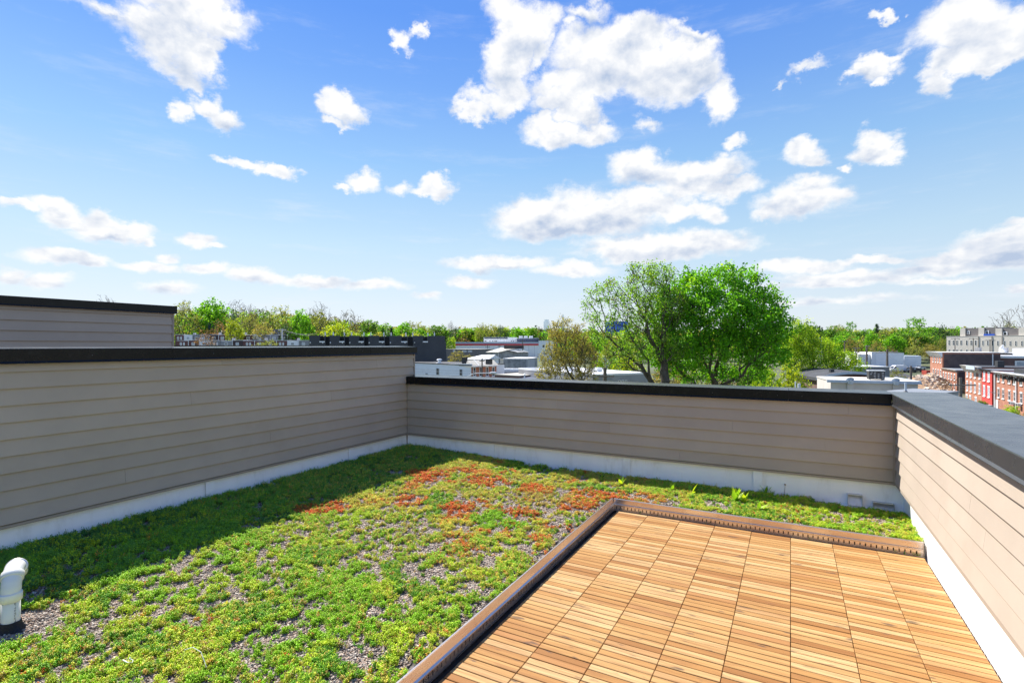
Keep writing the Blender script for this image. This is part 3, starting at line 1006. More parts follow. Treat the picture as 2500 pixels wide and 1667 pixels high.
class Block:
    """One building: a front running between two photograph columns at given depths, its parts as children."""

    def __init__(self, name, label, pa, pb, depth, ztop, wall, cat='building', group=None, zbase=None, roof='white_roof', parapet=0.0):
        a, b = at(*pa), at(*pb)
        self._make(name, label, a, b, depth, ztop, wall, cat, group, zbase, roof, parapet)

    def _make(self, name, label, a, b, depth, ztop, wall, cat, group, zbase, roof, parapet):
        self.a, self.L = a, (b - a).length
        self.u = (b - a) / self.L
        self.nrm = Vector((-self.u.y, self.u.x))
        cs = [a, b, a + self.nrm * depth, b + self.nrm * depth]
        self.zb = zbase if zbase is not None else min(tz(c) for c in cs) - 0.4
        self.zt, self.dep = ztop, depth
        self.root = thing(name, label, cat, (a.x, a.y, self.zb), math.atan2(self.u.y, self.u.x), group)
        self.H = ztop - self.zb
        MB().box(0, self.L, 0, depth, 0, self.H).build('wall', wall, self.root)
        if roof:
            r = MB()
            if parapet:
                t = 0.3
                r.box(-.03, self.L + .03, -.03, t, self.H + .002, self.H + parapet).box(-.03, self.L + .03, depth - t, depth + .03, self.H + .002, self.H + parapet)
                r.box(-.03, t, t, depth - t, self.H + .002, self.H + parapet).box(self.L - t, self.L + .03, t, depth - t, self.H + .002, self.H + parapet)
                r.box(t, self.L - t, t, depth - t, self.H + .002, self.H + .05)
            else:
                r.box(-.08, self.L + .08, -.08, depth + .08, self.H + .002, self.H + .16)
            self.roof = r.build('roof', roof, self.root)

    def x(self, px):
        """Local x on the front, and depth, where the sight line of column px meets it."""
        r = (px - HX) / FPX
        d = Vector((r * CP - SP, r * SP + CP))
        den = d.x * self.u.y - d.y * self.u.x
        k = (self.a.x * self.u.y - self.a.y * self.u.x) / den
        p = d * k
        return (p - self.a).dot(self.u), k

    def z(self, py, px):
        return zat(py, self.x(px)[1]) - self.zb

    def part(self, name, m, x0, x1, y0, y1, z0, z1, parent=None):
        return MB().box(x0, x1, y0, y1, z0, z1).build(name, m, parent or self.root)

    WIN = {}

    def window(self, x, z, w, h, pane='window_dark', frame='trim_white', bars=1, sill=True, bw=0.09, mull=0):
        key = (round(w, 2), round(h, 2), pane, frame, bars, sill, bw, mull)
        if key not in Block.WIN:
            f = MB()
            f.box(-w / 2, -w / 2 + bw, -.07, 0, 0, h).box(w / 2 - bw, w / 2, -.07, 0, 0, h)
            f.box(-w / 2 + bw, w / 2 - bw, -.07, 0, h - bw, h).box(-w / 2 + bw, w / 2 - bw, -.07, 0, 0, bw)
            for k in range(bars):
                zz = h * (k + 1) / (bars + 1)
                f.box(-w / 2 + bw, w / 2 - bw, -.06, 0, zz - bw * .4, zz + bw * .4)
            for k in range(mull):
                xx = -w / 2 + w * (k + 1) / (mull + 1)
                f.box(xx - bw * .35, xx + bw * .35, -.055, 0, bw, h - bw)
            if sill:
                f.box(-w / 2 - .12, w / 2 + .12, -.16, 0, -.16, -.002).box(-w / 2 - .08, w / 2 + .08, -.09, 0, h + .002, h + .18)
            Block.WIN[key] = (f.mesh('window', frame), MB().box(-w / 2 + bw * .9, w / 2 - bw * .9, -.03, -.02, bw * .9, h - bw * .9).mesh('pane', pane))
        fm_, pm_ = Block.WIN[key]
        o = place(fm_, 'window', self.root, (x, -0.002, z))
        place(pm_, 'pane', o)
        return o

    def win_px(self, px0, px1, py0, py1, **kw):
        x0, _ = self.x(px0)
        x1, _ = self.x(px1)
        pm = (px0 + px1) / 2
        return self.window((x0 + x1) / 2, self.z(py1, pm), round(abs(x1 - x0), 1), round(self.z(py0, pm) - self.z(py1, pm), 1), **kw)


# --- charcoal town houses in a long stepped row
B = Block('town_houses', 'long dark charcoal row of new town houses with stepped bays and thin white roof pipes', (757, 118), (1086, 124), 14, zat(823, 120), 'dark_recess', roof='dark_roof', zbase=GROUND)
edges = [757, 806, 853, 900, 951, 1008, 1086]
for i in range(6):
    xa, xb = B.x(edges[i])[0], B.x(edges[i + 1])[0]
    gap = 0 if i == 5 else (xb - xa) * 0.26
    x1 = xb - gap
    zt = B.H + 0.35
    nw = (x1 - xa) * (0.30 if i < 5 else 0.13)
    nx = x1 - nw if i < 5 else xa + (xb - xa) * .32
    zn = B.z(836, edges[i] + 20)
    bay = MB()
    bay.box(xa, nx, -0.9, -.002, 0, zt).box(nx, nx + nw, -0.9, -.002, 0, zn)
    if i == 5:
        bay.box(nx + nw, x1, -0.9, -.002, 0, zt)
    else:
        bay.box(nx + nw, nx + nw + .22, -0.9, -.002, 0, zt)
    bo = bay.build('bay', 'dark_cladding', B.root)
    B.part('sill', 'trim_white', nx - .1, nx + nw + .1, -1.0, -0.6, zn + .01, zn + .30, bo)
    for q in (0.06, 0.9):
        lx = xa + (x1 - xa) * q if i < 5 else xa + .4
        MB().tube([(lx, -.98, zn - .15), (lx, -.92, zn - .1), (lx, -.90, zn + .1)], [.10, .16, .08], 8).build('wall_lamp', 'trim_white', bo)
for px in (793, 813, 840, 858, 888, 905, 937, 955, 991, 1008, 1045, 1061):
    xx = B.x(px)[0]
    MB().tube([(xx, .6, B.H), (xx, .6, B.H + 1.15)], .13, 8).build('roof_pipe', 'trim_white', B.root)
# battered end wall
bx = B.L
MB().add([(bx + .002, -0.9, 0), (bx + .75, -0.9, 0), (bx + 0.2, -.9, B.H - 1.0), (bx + .002, -.9, B.H - 1.0), (bx + .002, 12, 0), (bx + .75, 12, 0), (bx + .2, 12, B.H - 1.0), (bx + .002, 12, B.H - 1.0)],
         [(0, 1, 2, 3), (4, 7, 6, 5), (1, 5, 6, 2), (2, 6, 7, 3), (0, 3, 7, 4), (0, 4, 5, 1)]).build('end_wall', 'dark_cladding', B.root)

# --- white-sided house with a brick front
B = Block('row_house', 'white clapboard-sided house with its roof stepping up, orange brick at its end', (985, 116), (1150, 100), 9, zat(890.5, 104), 'white_siding', roof='dark_roof', zbase=GROUND)
B.win_px(1065.5, 1072.5, 899, 915, frame='light_metal', bars=1, sill=False)
B.win_px(1122, 1129.5, 901, 917, frame='light_metal', bars=1, sill=False)
B.win_px(1039, 1045, 911, 914, frame='light_metal', bars=0, sill=False)
xa = B.x(1046)[0]
MB().add([(xa, -.06, B.H), (B.L, -.06, B.H), (B.L, -.06, B.H + .35), (xa, -.06, B.H - .02), (xa, .3, B.H), (B.L, .3, B.H), (B.L, .3, B.H + .35), (xa, .3, B.H - .02)],
         [(0, 1, 2, 3), (4, 7, 6, 5), (3, 2, 6, 7), (1, 5, 6, 2), (0, 4, 5, 1), (0, 3, 7, 4)]).build('parapet', 'white_siding', B.root)
for px, w, h, m in ((1103, .9, 1.0, 'dark_metal'), (1162, 1.1, .8, 'dark_metal')):
    xx = B.x(px)[0]
    B.part('chimney', m, xx - w / 2, xx + w / 2, 3.0, 3.8, B.H + .17, B.H + .3 + h)
    B.part('chimney_cap', m, xx - w * .8, xx + w * .8, 2.9, 3.9, B.H + .31 + h, B.H + .45 + h)
xx = B.x(1054)[0]
MB().tube([(xx, 2, B.H), (xx, 2, B.H + .25), (xx, 2, B.H + .26), (xx, 2, B.H + .75), (xx, 2, B.H + .76), (xx, 2, B.H + 1.0), (xx, 2, B.H + 1.05)], [.75, .7, .35, .35, .6, .45, .1], 12).build('roof_fan', 'trim_white', B.root)
B2 = Block('row_house', 'orange brick house front with four tall white-trimmed windows and a tan raked cornice', (1151.2, 100), (1212, 104.7), 6, zat(894, 102), 'brick_orange_lifted', roof='tan_roof', zbase=GROUND)
for px in (1158, 1173, 1189, 1204):
    B2.win_px(px - 3.2, px + 3.2, 896, 918, bars=1)
cz = B2.H + .17
MB().add([(-.2, -.55, cz - .2), (B2.L + .2, -.55, cz - .2), (B2.L + .2, -.35, cz), (-.2, -.35, cz), (0.3, 1.6, cz + 1.0), (B2.L + .6, 1.6, cz + 1.0), (-.2, 1.7, cz - .2), (B2.L + .2, 1.7, cz - .2)],
         [(0, 1, 2, 3), (3, 2, 5, 4), (4, 5, 7, 6), (0, 6, 7, 1), (0, 3, 4, 6), (1, 7, 5, 2)]).build('cornice', 'tan_roof', B2.root)
for px in (1166, 1181, 1196):
    xx = B2.x(px)[0]
    MB().add([(xx - .06, -.38, cz + .01), (xx + .06, -.38, cz + .01), (xx + .5, 1.6, cz + 1.05), (xx + .38, 1.6, cz + 1.05), (xx - .06, -.38, cz + .08), (xx + .06, -.38, cz + .08), (xx + .5, 1.6, cz + 1.12), (xx + .38, 1.6, cz + 1.12)],
             [(0, 1, 2, 3), (4, 7, 6, 5), (0, 4, 5, 1), (1, 5, 6, 2), (2, 6, 7, 3), (3, 7, 4, 0)]).build('cornice_rib', 'trim_white', B2.root)
B2.part('gutter', 'trim_white', -.2, B2.L + .2, -.62, -.552, cz - .22, cz - .08)

# --- low white roof and its neighbours between the brick front and the bushy olive tree
B = Block('low_building', 'long low building with a bright white roof edge beside the orange brick front', (1212, 112), (1345, 112), 4, zat(907, 112), 'grey_stucco', roof='white_roof', zbase=GROUND, parapet=.55)
B = Block('low_building', 'low brown brick building with a sloping pale roof in front of the white roof edge', (1208, 98), (1268, 94), 7, zat(917, 96), 'brick_maroon', roof='tan_roof', zbase=GROUND)
B = Block('low_building', 'low building with a dark slate-blue pitched roof below the white roof edge', (1268, 92), (1336, 92), 1.0, zat(926, 92), 'grey_stucco', roof=None, zbase=GROUND)
zr = zat(914, 100) - B.zb
MB().add([(0, -.3, B.H), (B.L, -.3, B.H), (B.L, 7, zr), (0, 7, zr), (0, -.3, B.H - .2), (B.L, -.3, B.H - .2), (B.L, 7, B.H - .2), (0, 7, B.H - .2)],
         [(0, 1, 2, 3), (4, 7, 6, 5), (0, 4, 5, 1), (1, 5, 6, 2), (2, 6, 7, 3), (3, 7, 4, 0)]).build('roof', 'slate_roof', B.root)
xx = B.x(1281)[0]
MB().tube([(xx, .8, B.H + .1), (xx, .8, B.H + .8), (xx, .8, B.H + .82), (xx, .8, B.H + 1.0)], [.12, .12, .3, .05], 8).build('roof_vent', 'trim_white', B.root)

# --- mottled grey gabled house and the smooth grey house
B = Block('gabled_house', 'mottled grey stuccoed house with a tan roof and one dark window', (1189, 176), (1258, 172), 12, zat(860, 174), 'stone_stucco', roof=None, zbase=GROUND + 1)
B.win_px(1204.5, 1210, 864.5, 873, sill=False, frame='trim_white')
zg = zat(855.2, 174) - B.zb
xm = B.x(1238)[0]
xs = B.x(1217)[0]
MB().add([(xs, -.25, B.H), (xm, -.25, zg), (B.L + .4, -.25, B.H), (xs, 12, B.H), (xm, 12, zg), (B.L + .4, 12, B.H)], [(0, 2, 1), (3, 4, 5), (0, 1, 4, 3), (1, 2, 5, 4), (0, 3, 5, 2)]).build('gable', 'stone_stucco', B.root)
MB().add([(-.4, -.4, B.H + .05), (xs, -.4, B.H + .05), (xm, -.4, zg + .08), (xm, 12.2, zg + .8), (-.4, 12.2, zg + .8), (-.4, -.4, B.H - .12), (xs, -.4, B.H - .12), (xm, -.4, zg - .1), (xm, 12.2, zg + .6), (-.4, 12.2, zg + .6)],
         [(0, 1, 2, 3, 4), (5, 9, 8, 7, 6), (0, 5, 6, 1), (1, 6, 7, 2), (2, 7, 8, 3), (3, 8, 9, 4), (4, 9, 5, 0)]).build('roof', 'tan_roof', B.root)
MB().tube([(xm, -.42, zg + .05), (B.L + .6, -.42, B.H + .02)], .16, 6).build('gutter', 'dark_metal', B.root)
MB().tube([(xs, -.2, 0), (xs, -.2, B.H)], .12, 6).build('downspout', 'light_metal', B.root)
B.part('dormer', 'dark_metal', xs - 1.5, B.L - .5, 8, 9, zg + .5, zg + 1.6)
B = Block('grey_house', 'smooth pale grey flat-roofed house with small dark windows', (1231, 152), (1286, 150), 9, zat(876, 151), 'grey_siding', roof='white_roof', zbase=GROUND + .5)
B.win_px(1237.5, 1242, 886, 894, sill=False, bars=1)
B.win_px(1249, 1253.5, 887, 894, sill=False, bars=1, frame='dark_metal')
B.win_px(1270.5, 1273, 886, 894, sill=False, bars=0, frame='light_metal', pane='window_pale')
B = Block('grey_house', 'dark grey house side with two narrow windows beside the bushy olive tree', (1286.3, 150), (1312, 165), 7, zat(876, 152), 'stone_stucco', roof='white_roof', zbase=GROUND + .5)
B.win_px(1290.5, 1293.5, 881, 891, sill=False, bars=0, frame='dark_metal')
B.win_px(1299, 1301.5, 882, 891, sill=False, bars=0, frame='light_metal')
B = Block('shed', 'narrow beige lean-to shed between the mottled house and the grey house', (1221, 156), (1231, 155), 5, zat(878, 155), 'beige_render', roof='tan_roof', zbase=GROUND + .5)

# --- stores and warehouses
B = Block('warehouse', 'long pale warehouse with a blue-white top and a red stripe along its wall', (1113, 300), (1316, 300), 40, zat(836, 300), 'white_siding', roof='white_roof')
B.part('top_band', 'blue_coping', -.2, B.L + .2, -.3, -.002, zat(839, 300) - B.zb, zat(834.8, 300) - B.zb)
B.part('stripe', 'red_stripe', -.2, B.L + .2, -.34, -.002, zat(842.9, 300) - B.zb, zat(839.05, 300) - B.zb)
for px in (1266, 1277, 1291, 1305):
    xx = B.x(px)[0]
    B.part('panel_joint', 'light_metal', xx - .12, xx + .12, -.05, -.002, 0, zat(842.5, 300) - B.zb)
B = Block('store', 'white store building with a navy band along its roof and tiny windows', (1181, 345), (1262, 345), 30, zat(824, 345), 'white_paint', roof='white_roof')
B.part('navy_band', 'navy', .3, B.L * .72, -.3, -.002, zat(827.2, 345) - B.zb, zat(824.3, 345) - B.zb)
for px, w in ((1185, 4), (1196, 2), (1203, 2), (1206.5, 2), (1211, 4), (1249, 2), (1253, 2)):
    B.win_px(px - w / 2, px + w / 2, 831.3, 833.6, sill=False, bars=0, frame='dark_metal')
B = Block('store', 'navy blue store block with pale rooftop units standing next to the white store', (1262.5, 340), (1316, 340), 24, zat(826, 340), 'navy', roof='white_roof')
for px in (1272, 1284, 1297):
    xx = B.x(px)[0]
    B.part('roof_unit', 'light_metal', xx - 1.2, xx + 1.2, 3, 6, B.H + .17, B.H + 1.7)
B = Block('office', 'lavender-grey building with dark window openings half hidden by the bushy olive tree', (1315, 260), (1350, 255), 20, zat(832, 258), 'white_siding', roof='white_roof')
B.win_px(1325, 1329, 842, 848, sill=False, bars=0, frame='dark_metal')
B.win_px(1333, 1336, 842, 848, sill=False, bars=0, frame='dark_metal')
B = Block('shop', 'low tan shop with bright square windows behind the scrubby hedge', (1086, 206), (1166, 200), 14, zat(853, 203), 'taupe_cladding', roof='tan_roof')
for p0, p1 in ((1106, 1111), (1129, 1139), (1142.5, 1152.5)):
    B.win_px(p0, p1, 854.8, 859.5, sill=False, bars=1, mull=2, pane='window_pale')
B = Block('outbuilding', 'small white outbuilding with a pale pitched roof behind the white clapboard house', (1134, 140), (1190, 138), 9, zat(877, 139), 'white_siding', roof=None, zbase=GROUND)
MB().add([(-.4, -.4, B.H), (B.L + .4, -.4, B.H), (B.L + .4, 5, B.H + 1.1), (3.2, 5, B.H + 1.1), (-.4, 10, B.H), (B.L + .4, 10, B.H)], [(0, 1, 2, 3), (3, 2, 5, 4), (0, 3, 4), (1, 5, 2), (0, 4, 5, 1)]).build('roof', 'white_roof', B.root)
B = Block('glass_tower', 'bright blue glass office block showing between branches of the tall open tree', (1477, 420), (1532, 415), 30, zat(785, 418), 'blue_glass', roof='navy')
for k in range(1, 6):
    z_ = B.H * k / 6 + 4
    if z_ < B.H - .5:
        B.part('floor_band', 'navy', 0, B.L, -.25, -.002, z_, z_ + .35)
for k in range(1, 9):
    B.part('mullion', 'navy', B.L * k / 9 - .12, B.L * k / 9 + .12, -.2, -.002, 0, B.H - .3)
B = Block('low_building', 'low white building at the foot of the blue glass office block', (1448, 330), (1486, 330), 20, zat(822, 330), 'white_paint', roof='white_roof')
B = Block('row_house', 'white-fronted house with small windows peeping out behind the bushy olive tree', (1466, 134), (1505, 132), 8, zat(872, 133), 'white_siding', roof='tan_roof', zbase=GROUND)
B.win_px(1474, 1480, 878, 886, bars=1)
B = Block('row_house', 'dark brick house side squeezed between the bushy olive tree and the white-fronted house', (1449, 138), (1465.6, 134), 8, zat(871, 135), 'brick_maroon', roof='white_roof', zbase=GROUND)
B.win_px(1456, 1462, 873, 882, bars=1, pane='window_pale')
# big flat white roof below the tall trees
B = Block('flat_roof_building', 'wide low building with a flat white roof under the tall open tree', (1447, 79), (1582, 84), 24, zat(917, 80), 'grey_stucco', roof='white_roof', zbase=GROUND, parapet=.3)
for px in (1512, 1520, 1528):
    B.win_px(px - 2.5, px + 2.5, 927, 940, bars=1, sill=False)
for k, (fx_, fy_) in enumerate(((.2, .3), (.45, .55), (.7, .35), (.55, .8))):
    B.part('roof_unit', 'light_metal', B.L * fx_ - .5, B.L * fx_ + .5, 24 * fy_, 24 * fy_ + 1.2, B.H + .06, B.H + .8)

# --- faint towers of the far city
for lab, p0, p1, top, F in (('pale blue glass skyscraper with a notched top far off on the skyline', 1329, 1340, 780, 6000), ('thin pale blue spire of a far skyscraper beside the bare twig top', 1373, 1376.5, 768, 6200)):
    a = at((p0 + p1) / 2, F)
    t = thing('skyscraper', lab, 'tower', (a.x, a.y, 0))
    w = wpx(p1 - p0, F) / 2
    MB().box(-w, w, -w, w, 0, zat(top, F) * .93).build('shaft', 'haze_pale_tower', t, loc=(0, 0, 0))
    MB().box(-w * .75, w * .75, -w * .75, w * .75, zat(top, F) * .93 + .1, zat(top, F)).build('top', 'haze_pale_tower', t)

# --- the long beige apartment building
B = Block('apartment_building', 'long beige apartment building with two rows of small windows and grey rooftop storeys', (2311, 219), (2560, 188), 22, zat(820.5, 206), 'beige_render', roof='beige_render')
for zx in (575, 625, 668, 717, 785, 838, 890, 978, 1035, 1095, 1157, 1238, 1305, 1372, 1445):
    px = 2200 + zx / 4.9
    dz = (px - 2311) * 0.013
    B.win_px(px - 2.0, px + 2.0, 830.2 + dz, 841.6 + dz, sill=False, bars=1, frame='trim_white', bw=.07)
    if zx < 900:
        B.win_px(px - 1.8, px + 1.8, 852 + dz, 858.5 + dz, sill=False, bars=0, frame='trim_white', bw=.07)
for (p0, p1, m, tp) in ((2341.5, 2354, 'beige_render', 801), (2354.3, 2386, 'taupe_cladding', 801.5), (2386.3, 2400, 'beige_render', 800), (2400.3, 2427.5, 'taupe_cladding', 799.5), (2427.8, 2443.5, 'beige_render', 801.5), (2443.8, 2484, 'taupe_cladding', 802), (2484.3, 2530, 'beige_render', 800)):
    xa, Fa = B.x(p0)
    xb, Fb = B.x(p1)
    B.part('roof_storey', m, xa, xb, 1.2 if m == 'taupe_cladding' else .6, 12, B.H + .165, zat(tp, Fa) - B.zb)
for p0, p1, y0, y1, m in ((2357, 2363, 807.5, 816, 'trim_white'), (2402, 2410, 807, 816, 'trim_white'), (2445, 2455, 810, 818, 'trim_white')):
    xa, Fa = B.x(p0)
    xb, _ = B.x(p1)
    o = B.part('terrace_door', m, xa, xb, 1.0, 1.19, zat(y1, Fa) - B.zb, zat(y0, Fa) - B.zb)
    B.part('pane', 'window_dark', xa + .25, xb - .25, .96, .998, zat(y1, Fa) - B.zb + .1, zat(y0, Fa) - B.zb - .25, o)
xa, Fa = B.x(2401)
xb, _ = B.x(2427)
B.part('tarp', 'blue_tarp', xa, xb, .1, .5, B.H + .17, B.H + .85)
for px in (2389, 2422, 2447):
    xx = B.x(px)[0]
    MB().tube([(xx, -.15, 0), (xx, -.15, B.H)], .10, 6).build('downspout', 'taupe_cladding', B.root)

# --- grey rendered rear houses in front of it
B = Block('row_house', 'grey rendered house rear with two white-framed windows below the beige apartment building', (2388, 172), (2468, 163), 9, zat(862, 168), 'stone_stucco', roof='white_roof', zbase=GROUND)
B.part('eave', 'dark_metal', -.3, B.L + .3, -.5, -.09, B.H - .5, B.H + .1)
B.win_px(2401, 2409, 867, 881.5, bars=1, sill=False)
B.win_px(2445, 2453.5, 867.5, 882, bars=1, sill=False)
B.part('rear_wing', 'white_siding', B.x(2468)[0] + .2, B.x(2545)[0], .3, 8, 0, B.H + 1.6)
xx = B.x(2425)[0]
MB().tube([(xx, -.3, B.H - 5), (xx, -.2, B.H - 2), (xx + .4, -.2, B.H)], .3, 6).build('downspout', 'trim_white', B.root)
for k, (px, w) in enumerate(((2374, 1.5), (2440, 1.2))):
    xx = B.x(px)[0]
    B.part('chimney', 'grey_stucco', xx - w / 2, xx + w / 2, 2, 3, B.H + .17, B.H + 1.8)
MB().tube([(B.x(2443)[0], 1, B.H + .17), (B.x(2443)[0] - .4, 1, B.H + 1.6), (B.x(2443)[0], 1, B.H + 2.6)], [1.0, .6, .2], 6).build('roof_hump', 'white_roof', B.root)

# --- brick row houses: fronts all on one street line
def on_street(px):
    r = (px - HX) / FPX
    F = STX / (r * CP - SP)
    return F * (r * SP + CP), F


class RowHouse(Block):
    def __init__(self, label, px_far, px_near, depth, ztop, wall, zbase=GROUND, roof='white_roof', name='row_house'):
        ya, _ = on_street(px_far)
        yb, _ = on_street(px_near)
        self._make(name, label, Vector((STX, ya)), Vector((STX, yb)), depth, ztop, wall, 'house', 'row houses along the street', zbase, roof, 0)

    def rows(self, pxs, rows, wpix=3.0, **kw):
        for px in pxs:
            x, F = self.x(px)
            for z0, z1 in rows:
                self.window(x, z0 - self.zb, kw.get('w', 1.0), z1 - z0, **{k: v for k, v in kw.items() if k != 'w'})

    def cornice(self, m, h, out, z=0.0):
        H = self.H + z
        MB().add([(-.1, -out, H), (self.L + .1, -out, H), (self.L + .1, -.001, H), (-.1, -.001, H), (-.1, -.12, H - h), (self.L + .1, -.12, H - h), (self.L + .1, -.001, H - h), (-.1, -.001, H - h)],
                 [(0, 1, 2, 3), (4, 7, 6, 5), (0, 4, 5, 1), (1, 5, 6, 2), (2, 6, 7, 3), (3, 7, 4, 0)]).build('cornice', m, self.root)


z_at = lambda py, px: zat(py, on_street(px)[1])
zc1 = z_at(860, 2286)
H1 = RowHouse('tall orange brick corner house with a flaring white cornice and a dark brick side', 2271, 2300.5, 13, zc1, 'brick_orange')
H1.cornice('trim_white', 1.5, 1.3, .17)
H1.rows((2279, 2285, 2291, 2297), ((z_at(884, 2288), z_at(871, 2288)), (z_at(915, 2288), z_at(902, 2288))), w=1.0, bars=1)
H1.part('shopfront', 'white_paint', -.0, H1.L * .5, -.12, -.002, 0, z_at(920, 2280) - H1.zb)
# its flank, seen from the street, is dark brick: a skin 20 mm proud of the orange brick
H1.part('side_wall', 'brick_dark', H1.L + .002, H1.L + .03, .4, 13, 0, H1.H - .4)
H1.part('downspout', 'trim_white', H1.L + .04, H1.L + .25, 11.2, 11.4, H1.H - 6, H1.H - .3)
H1.part('rear_wing', 'brick_maroon', H1.L * .2, H1.L * .9, 13.05, 24, 0, H1.H - 1.5)
H1.part('rear_roof', 'white_roof', H1.L * .2 - .2, H1.L * .9 + .2, 13.05, 24.2, H1.H - 1.495, H1.H - .8)
o = H1.part('window', 'trim_white', H1.L * .9 + .005, H1.L * .9 + .1, 16.5, 19.2, H1.H - 4.4, H1.H - 2.2)
H1.part('pane', 'window_pale', H1.L * .9 + .11, H1.L * .9 + .14, 16.9, 18.8, H1.H - 4.1, H1.H - 2.5, o)
zc2 = z_at(902, 2318)
H2 = RowHouse('low orange brick house with arched white window heads and a thin cream cornice', 2301.5, 2336, 9, zc2, 'brick_orange', roof='grey_roof')
H2.cornice('tan_roof', .5, .6, .17)
H2.rows((2304, 2310, 2317, 2323.5, 2331), ((z_at(925, 2318), z_at(912, 2318)), (z_at(948, 2318), z_at(935, 2318))), w=1.0, bars=1)
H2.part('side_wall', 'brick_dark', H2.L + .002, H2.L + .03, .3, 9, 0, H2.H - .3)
zc3 = z_at(895, 2377)
H3 = RowHouse('orange brick pair of houses with a pale flared cornice next to the bright red front', 2356.5, 2396.8, 11, zc3, 'brick_orange', roof='dark_roof')
H3.cornice('beige_render', 1.6, 1.2, .17)
H3.part('cornice_band', 'blue_coping', H3.L * .48, H3.L * 1.0, -1.32, -1.22, H3.H - .6, H3.H + .3)
H3.rows((2362, 2371, 2381, 2392), ((z_at(922, 2377), z_at(900.5, 2377)), (z_at(957, 2377), z_at(934, 2377))), w=1.1, bars=1, pane='window_pale')
H3.rows((2361, 2369.5, 2383), ((z_at(990, 2377), z_at(968.5, 2377)),), w=1.5, bars=1, pane='window_pale')
H3.part('chimney', 'dark_metal', H3.L * .8, H3.L * .95, 3, 4.2, H3.H + .17, H3.H + 1.6)
H3.part('side_wall', 'brick_maroon', -.03, -.002, .3, 11, 0, H3.H - .4)
zc4 = z_at(903, 2409)
H4 = RowHouse('bright red painted brick house with tall white windows', 2397.2, 2421.5, 11, zc4, 'red_paint', roof='grey_roof')
H4.cornice('dark_metal', .5, .7, .17)
H4.rows((2403.5, 2414.5), ((z_at(930, 2409), z_at(907.5, 2409)), (z_at(968, 2409), z_at(943, 2409))), w=1.35, bars=1, mull=1, pane='window_pale', bw=.14)
H4.part('porch_roof', 'grey_roof', .2, H4.L + 1.2, -2.6, -.002, z_at(988, 2409) - H4.zb, z_at(985, 2409) - H4.zb)
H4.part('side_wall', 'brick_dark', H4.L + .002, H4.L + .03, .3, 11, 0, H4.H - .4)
zc5 = z_at(912, 2460)
H5 = RowHouse('long orange brick house with a white bracketed eave and a drainpipe, nearest in its row', 2431.5, 2560, 10, zc5, 'brick_orange', roof='grey_roof')
H5.cornice('trim_white', .5, 1.0, .17)
zs = H5.zb
H5.rows((2438.5, 2450, 2465, 2478, 2494, 2509, 2524), ((-6.2, -4.5), (-9.7, -7.7)), w=1.1, bars=1)
for px in (2459.5, 2470.5, 2472, 2488.5, 2500):
    xx = H5.x(px)[0]
    H5.part('eave_bracket', 'dark_metal', xx - .3, xx + .3, -.8, -.002, H5.H - 1.2, H5.H - .55)
for px in (2429.9 + 1.8, 2484):
    xx = H5.x(px)[0]
    MB().tube([(xx, -.2, 0), (xx, -.2, H5.H - .4)], .16, 8).build('drainpipe', 'trim_white', H5.root)
for px in (2476, 2493):
    xx = H5.x(px)[0]
    o = H5.part('air_conditioner', 'light_metal', xx - .5, xx + .5, -.7, -.08, -10.3 - zs, -9.72 - zs)
    H5.part('air_grille', 'dark_metal', xx - .4, xx + .4, -.72, -.702, -10.22 - zs, -9.8 - zs, o)
o = H5.part('door', 'trim_white', H5.x(2435.2)[0] - .6, H5.x(2435.2)[0] + .6, -.1, -.002, 0.2, 2.7)
H5.part('skylight_box', 'dark_metal', H5.x(2452)[0], H5.x(2485)[0], 1.5, 4, H5.H + .17, H5.H + 1.0)
dish = thing('satellite_dish', 'dark round satellite dish on the eave of the nearest brick house', 'satellite dish', (STX + .6, on_street(2492)[0], zc5 + .5))
dm = MB()
dv = [(0.12, 0, .35)] + [(-.0 + .12 * 0, .55 * math.cos(a), .35 + .55 * math.sin(a)) for a in np.linspace(0, 2 * math.pi, 16, endpoint=False)]
dm.add([(x + .05, y, z) for x, y, z in dv], [(0, 1 + i, 1 + (i + 1) % 16) for i in range(16)]).add([(x, y, z) for x, y, z in dv], [(0, 1 + (i + 1) % 16, 1 + i) for i in range(16)])
dm.build('dish', 'dark_metal', dish)
MB().tube([(.3, 0, -.35), (.15, 0, .3)], .05, 6).build('mast', 'dark_metal', dish)

# --- flat garage building with the brick hall behind it
B = Block('hall', 'low brick hall with a shallow arched roof edge behind the flat garage', (1998, 90), (2170, 88), 16, zat(922, 89), 'brick_maroon', roof=None, zbase=GROUND)
n = 12
av = []
for yy in (-.5, 16):
    for k in range(n + 1):
        t = k / n
        zz = B.H + 1.05 * math.sin(math.pi * min(1, max(0, t))) ** 1.0
        av.append((-.5 + (B.L + 1) * t, yy, zz))
base = len(av)
av2 = [(x, y, z - .55) for x, y, z in av]
am = MB().add(av + av2, [(k, k + 1, n + 2 + k, n + 1 + k) for k in range(n)] + [(base + k, base + n + 1 + k, base + n + 2 + k, base + k + 1) for k in range(n)]
              + [(k, base + k, base + k + 1, k + 1) for k in range(n)] + [(n + 1 + k, n + 2 + k, base + n + 2 + k, base + n + 1 + k) for k in range(n)] + [(0, n + 1, base + n + 1, base), (n, base + n, base + 2 * n + 1, 2 * n + 1)])
am.build('roof', 'dark_roof', B.root)
fa = [(x, -.55, z + .03) for x, y, z in av[:n + 1]] + [(x, -.55, z - .38) for x, y, z in av[:n + 1]] + [(x, -.503, z + .03) for x, y, z in av[:n + 1]] + [(x, -.503, z - .38) for x, y, z in av[:n + 1]]
m1 = n + 1
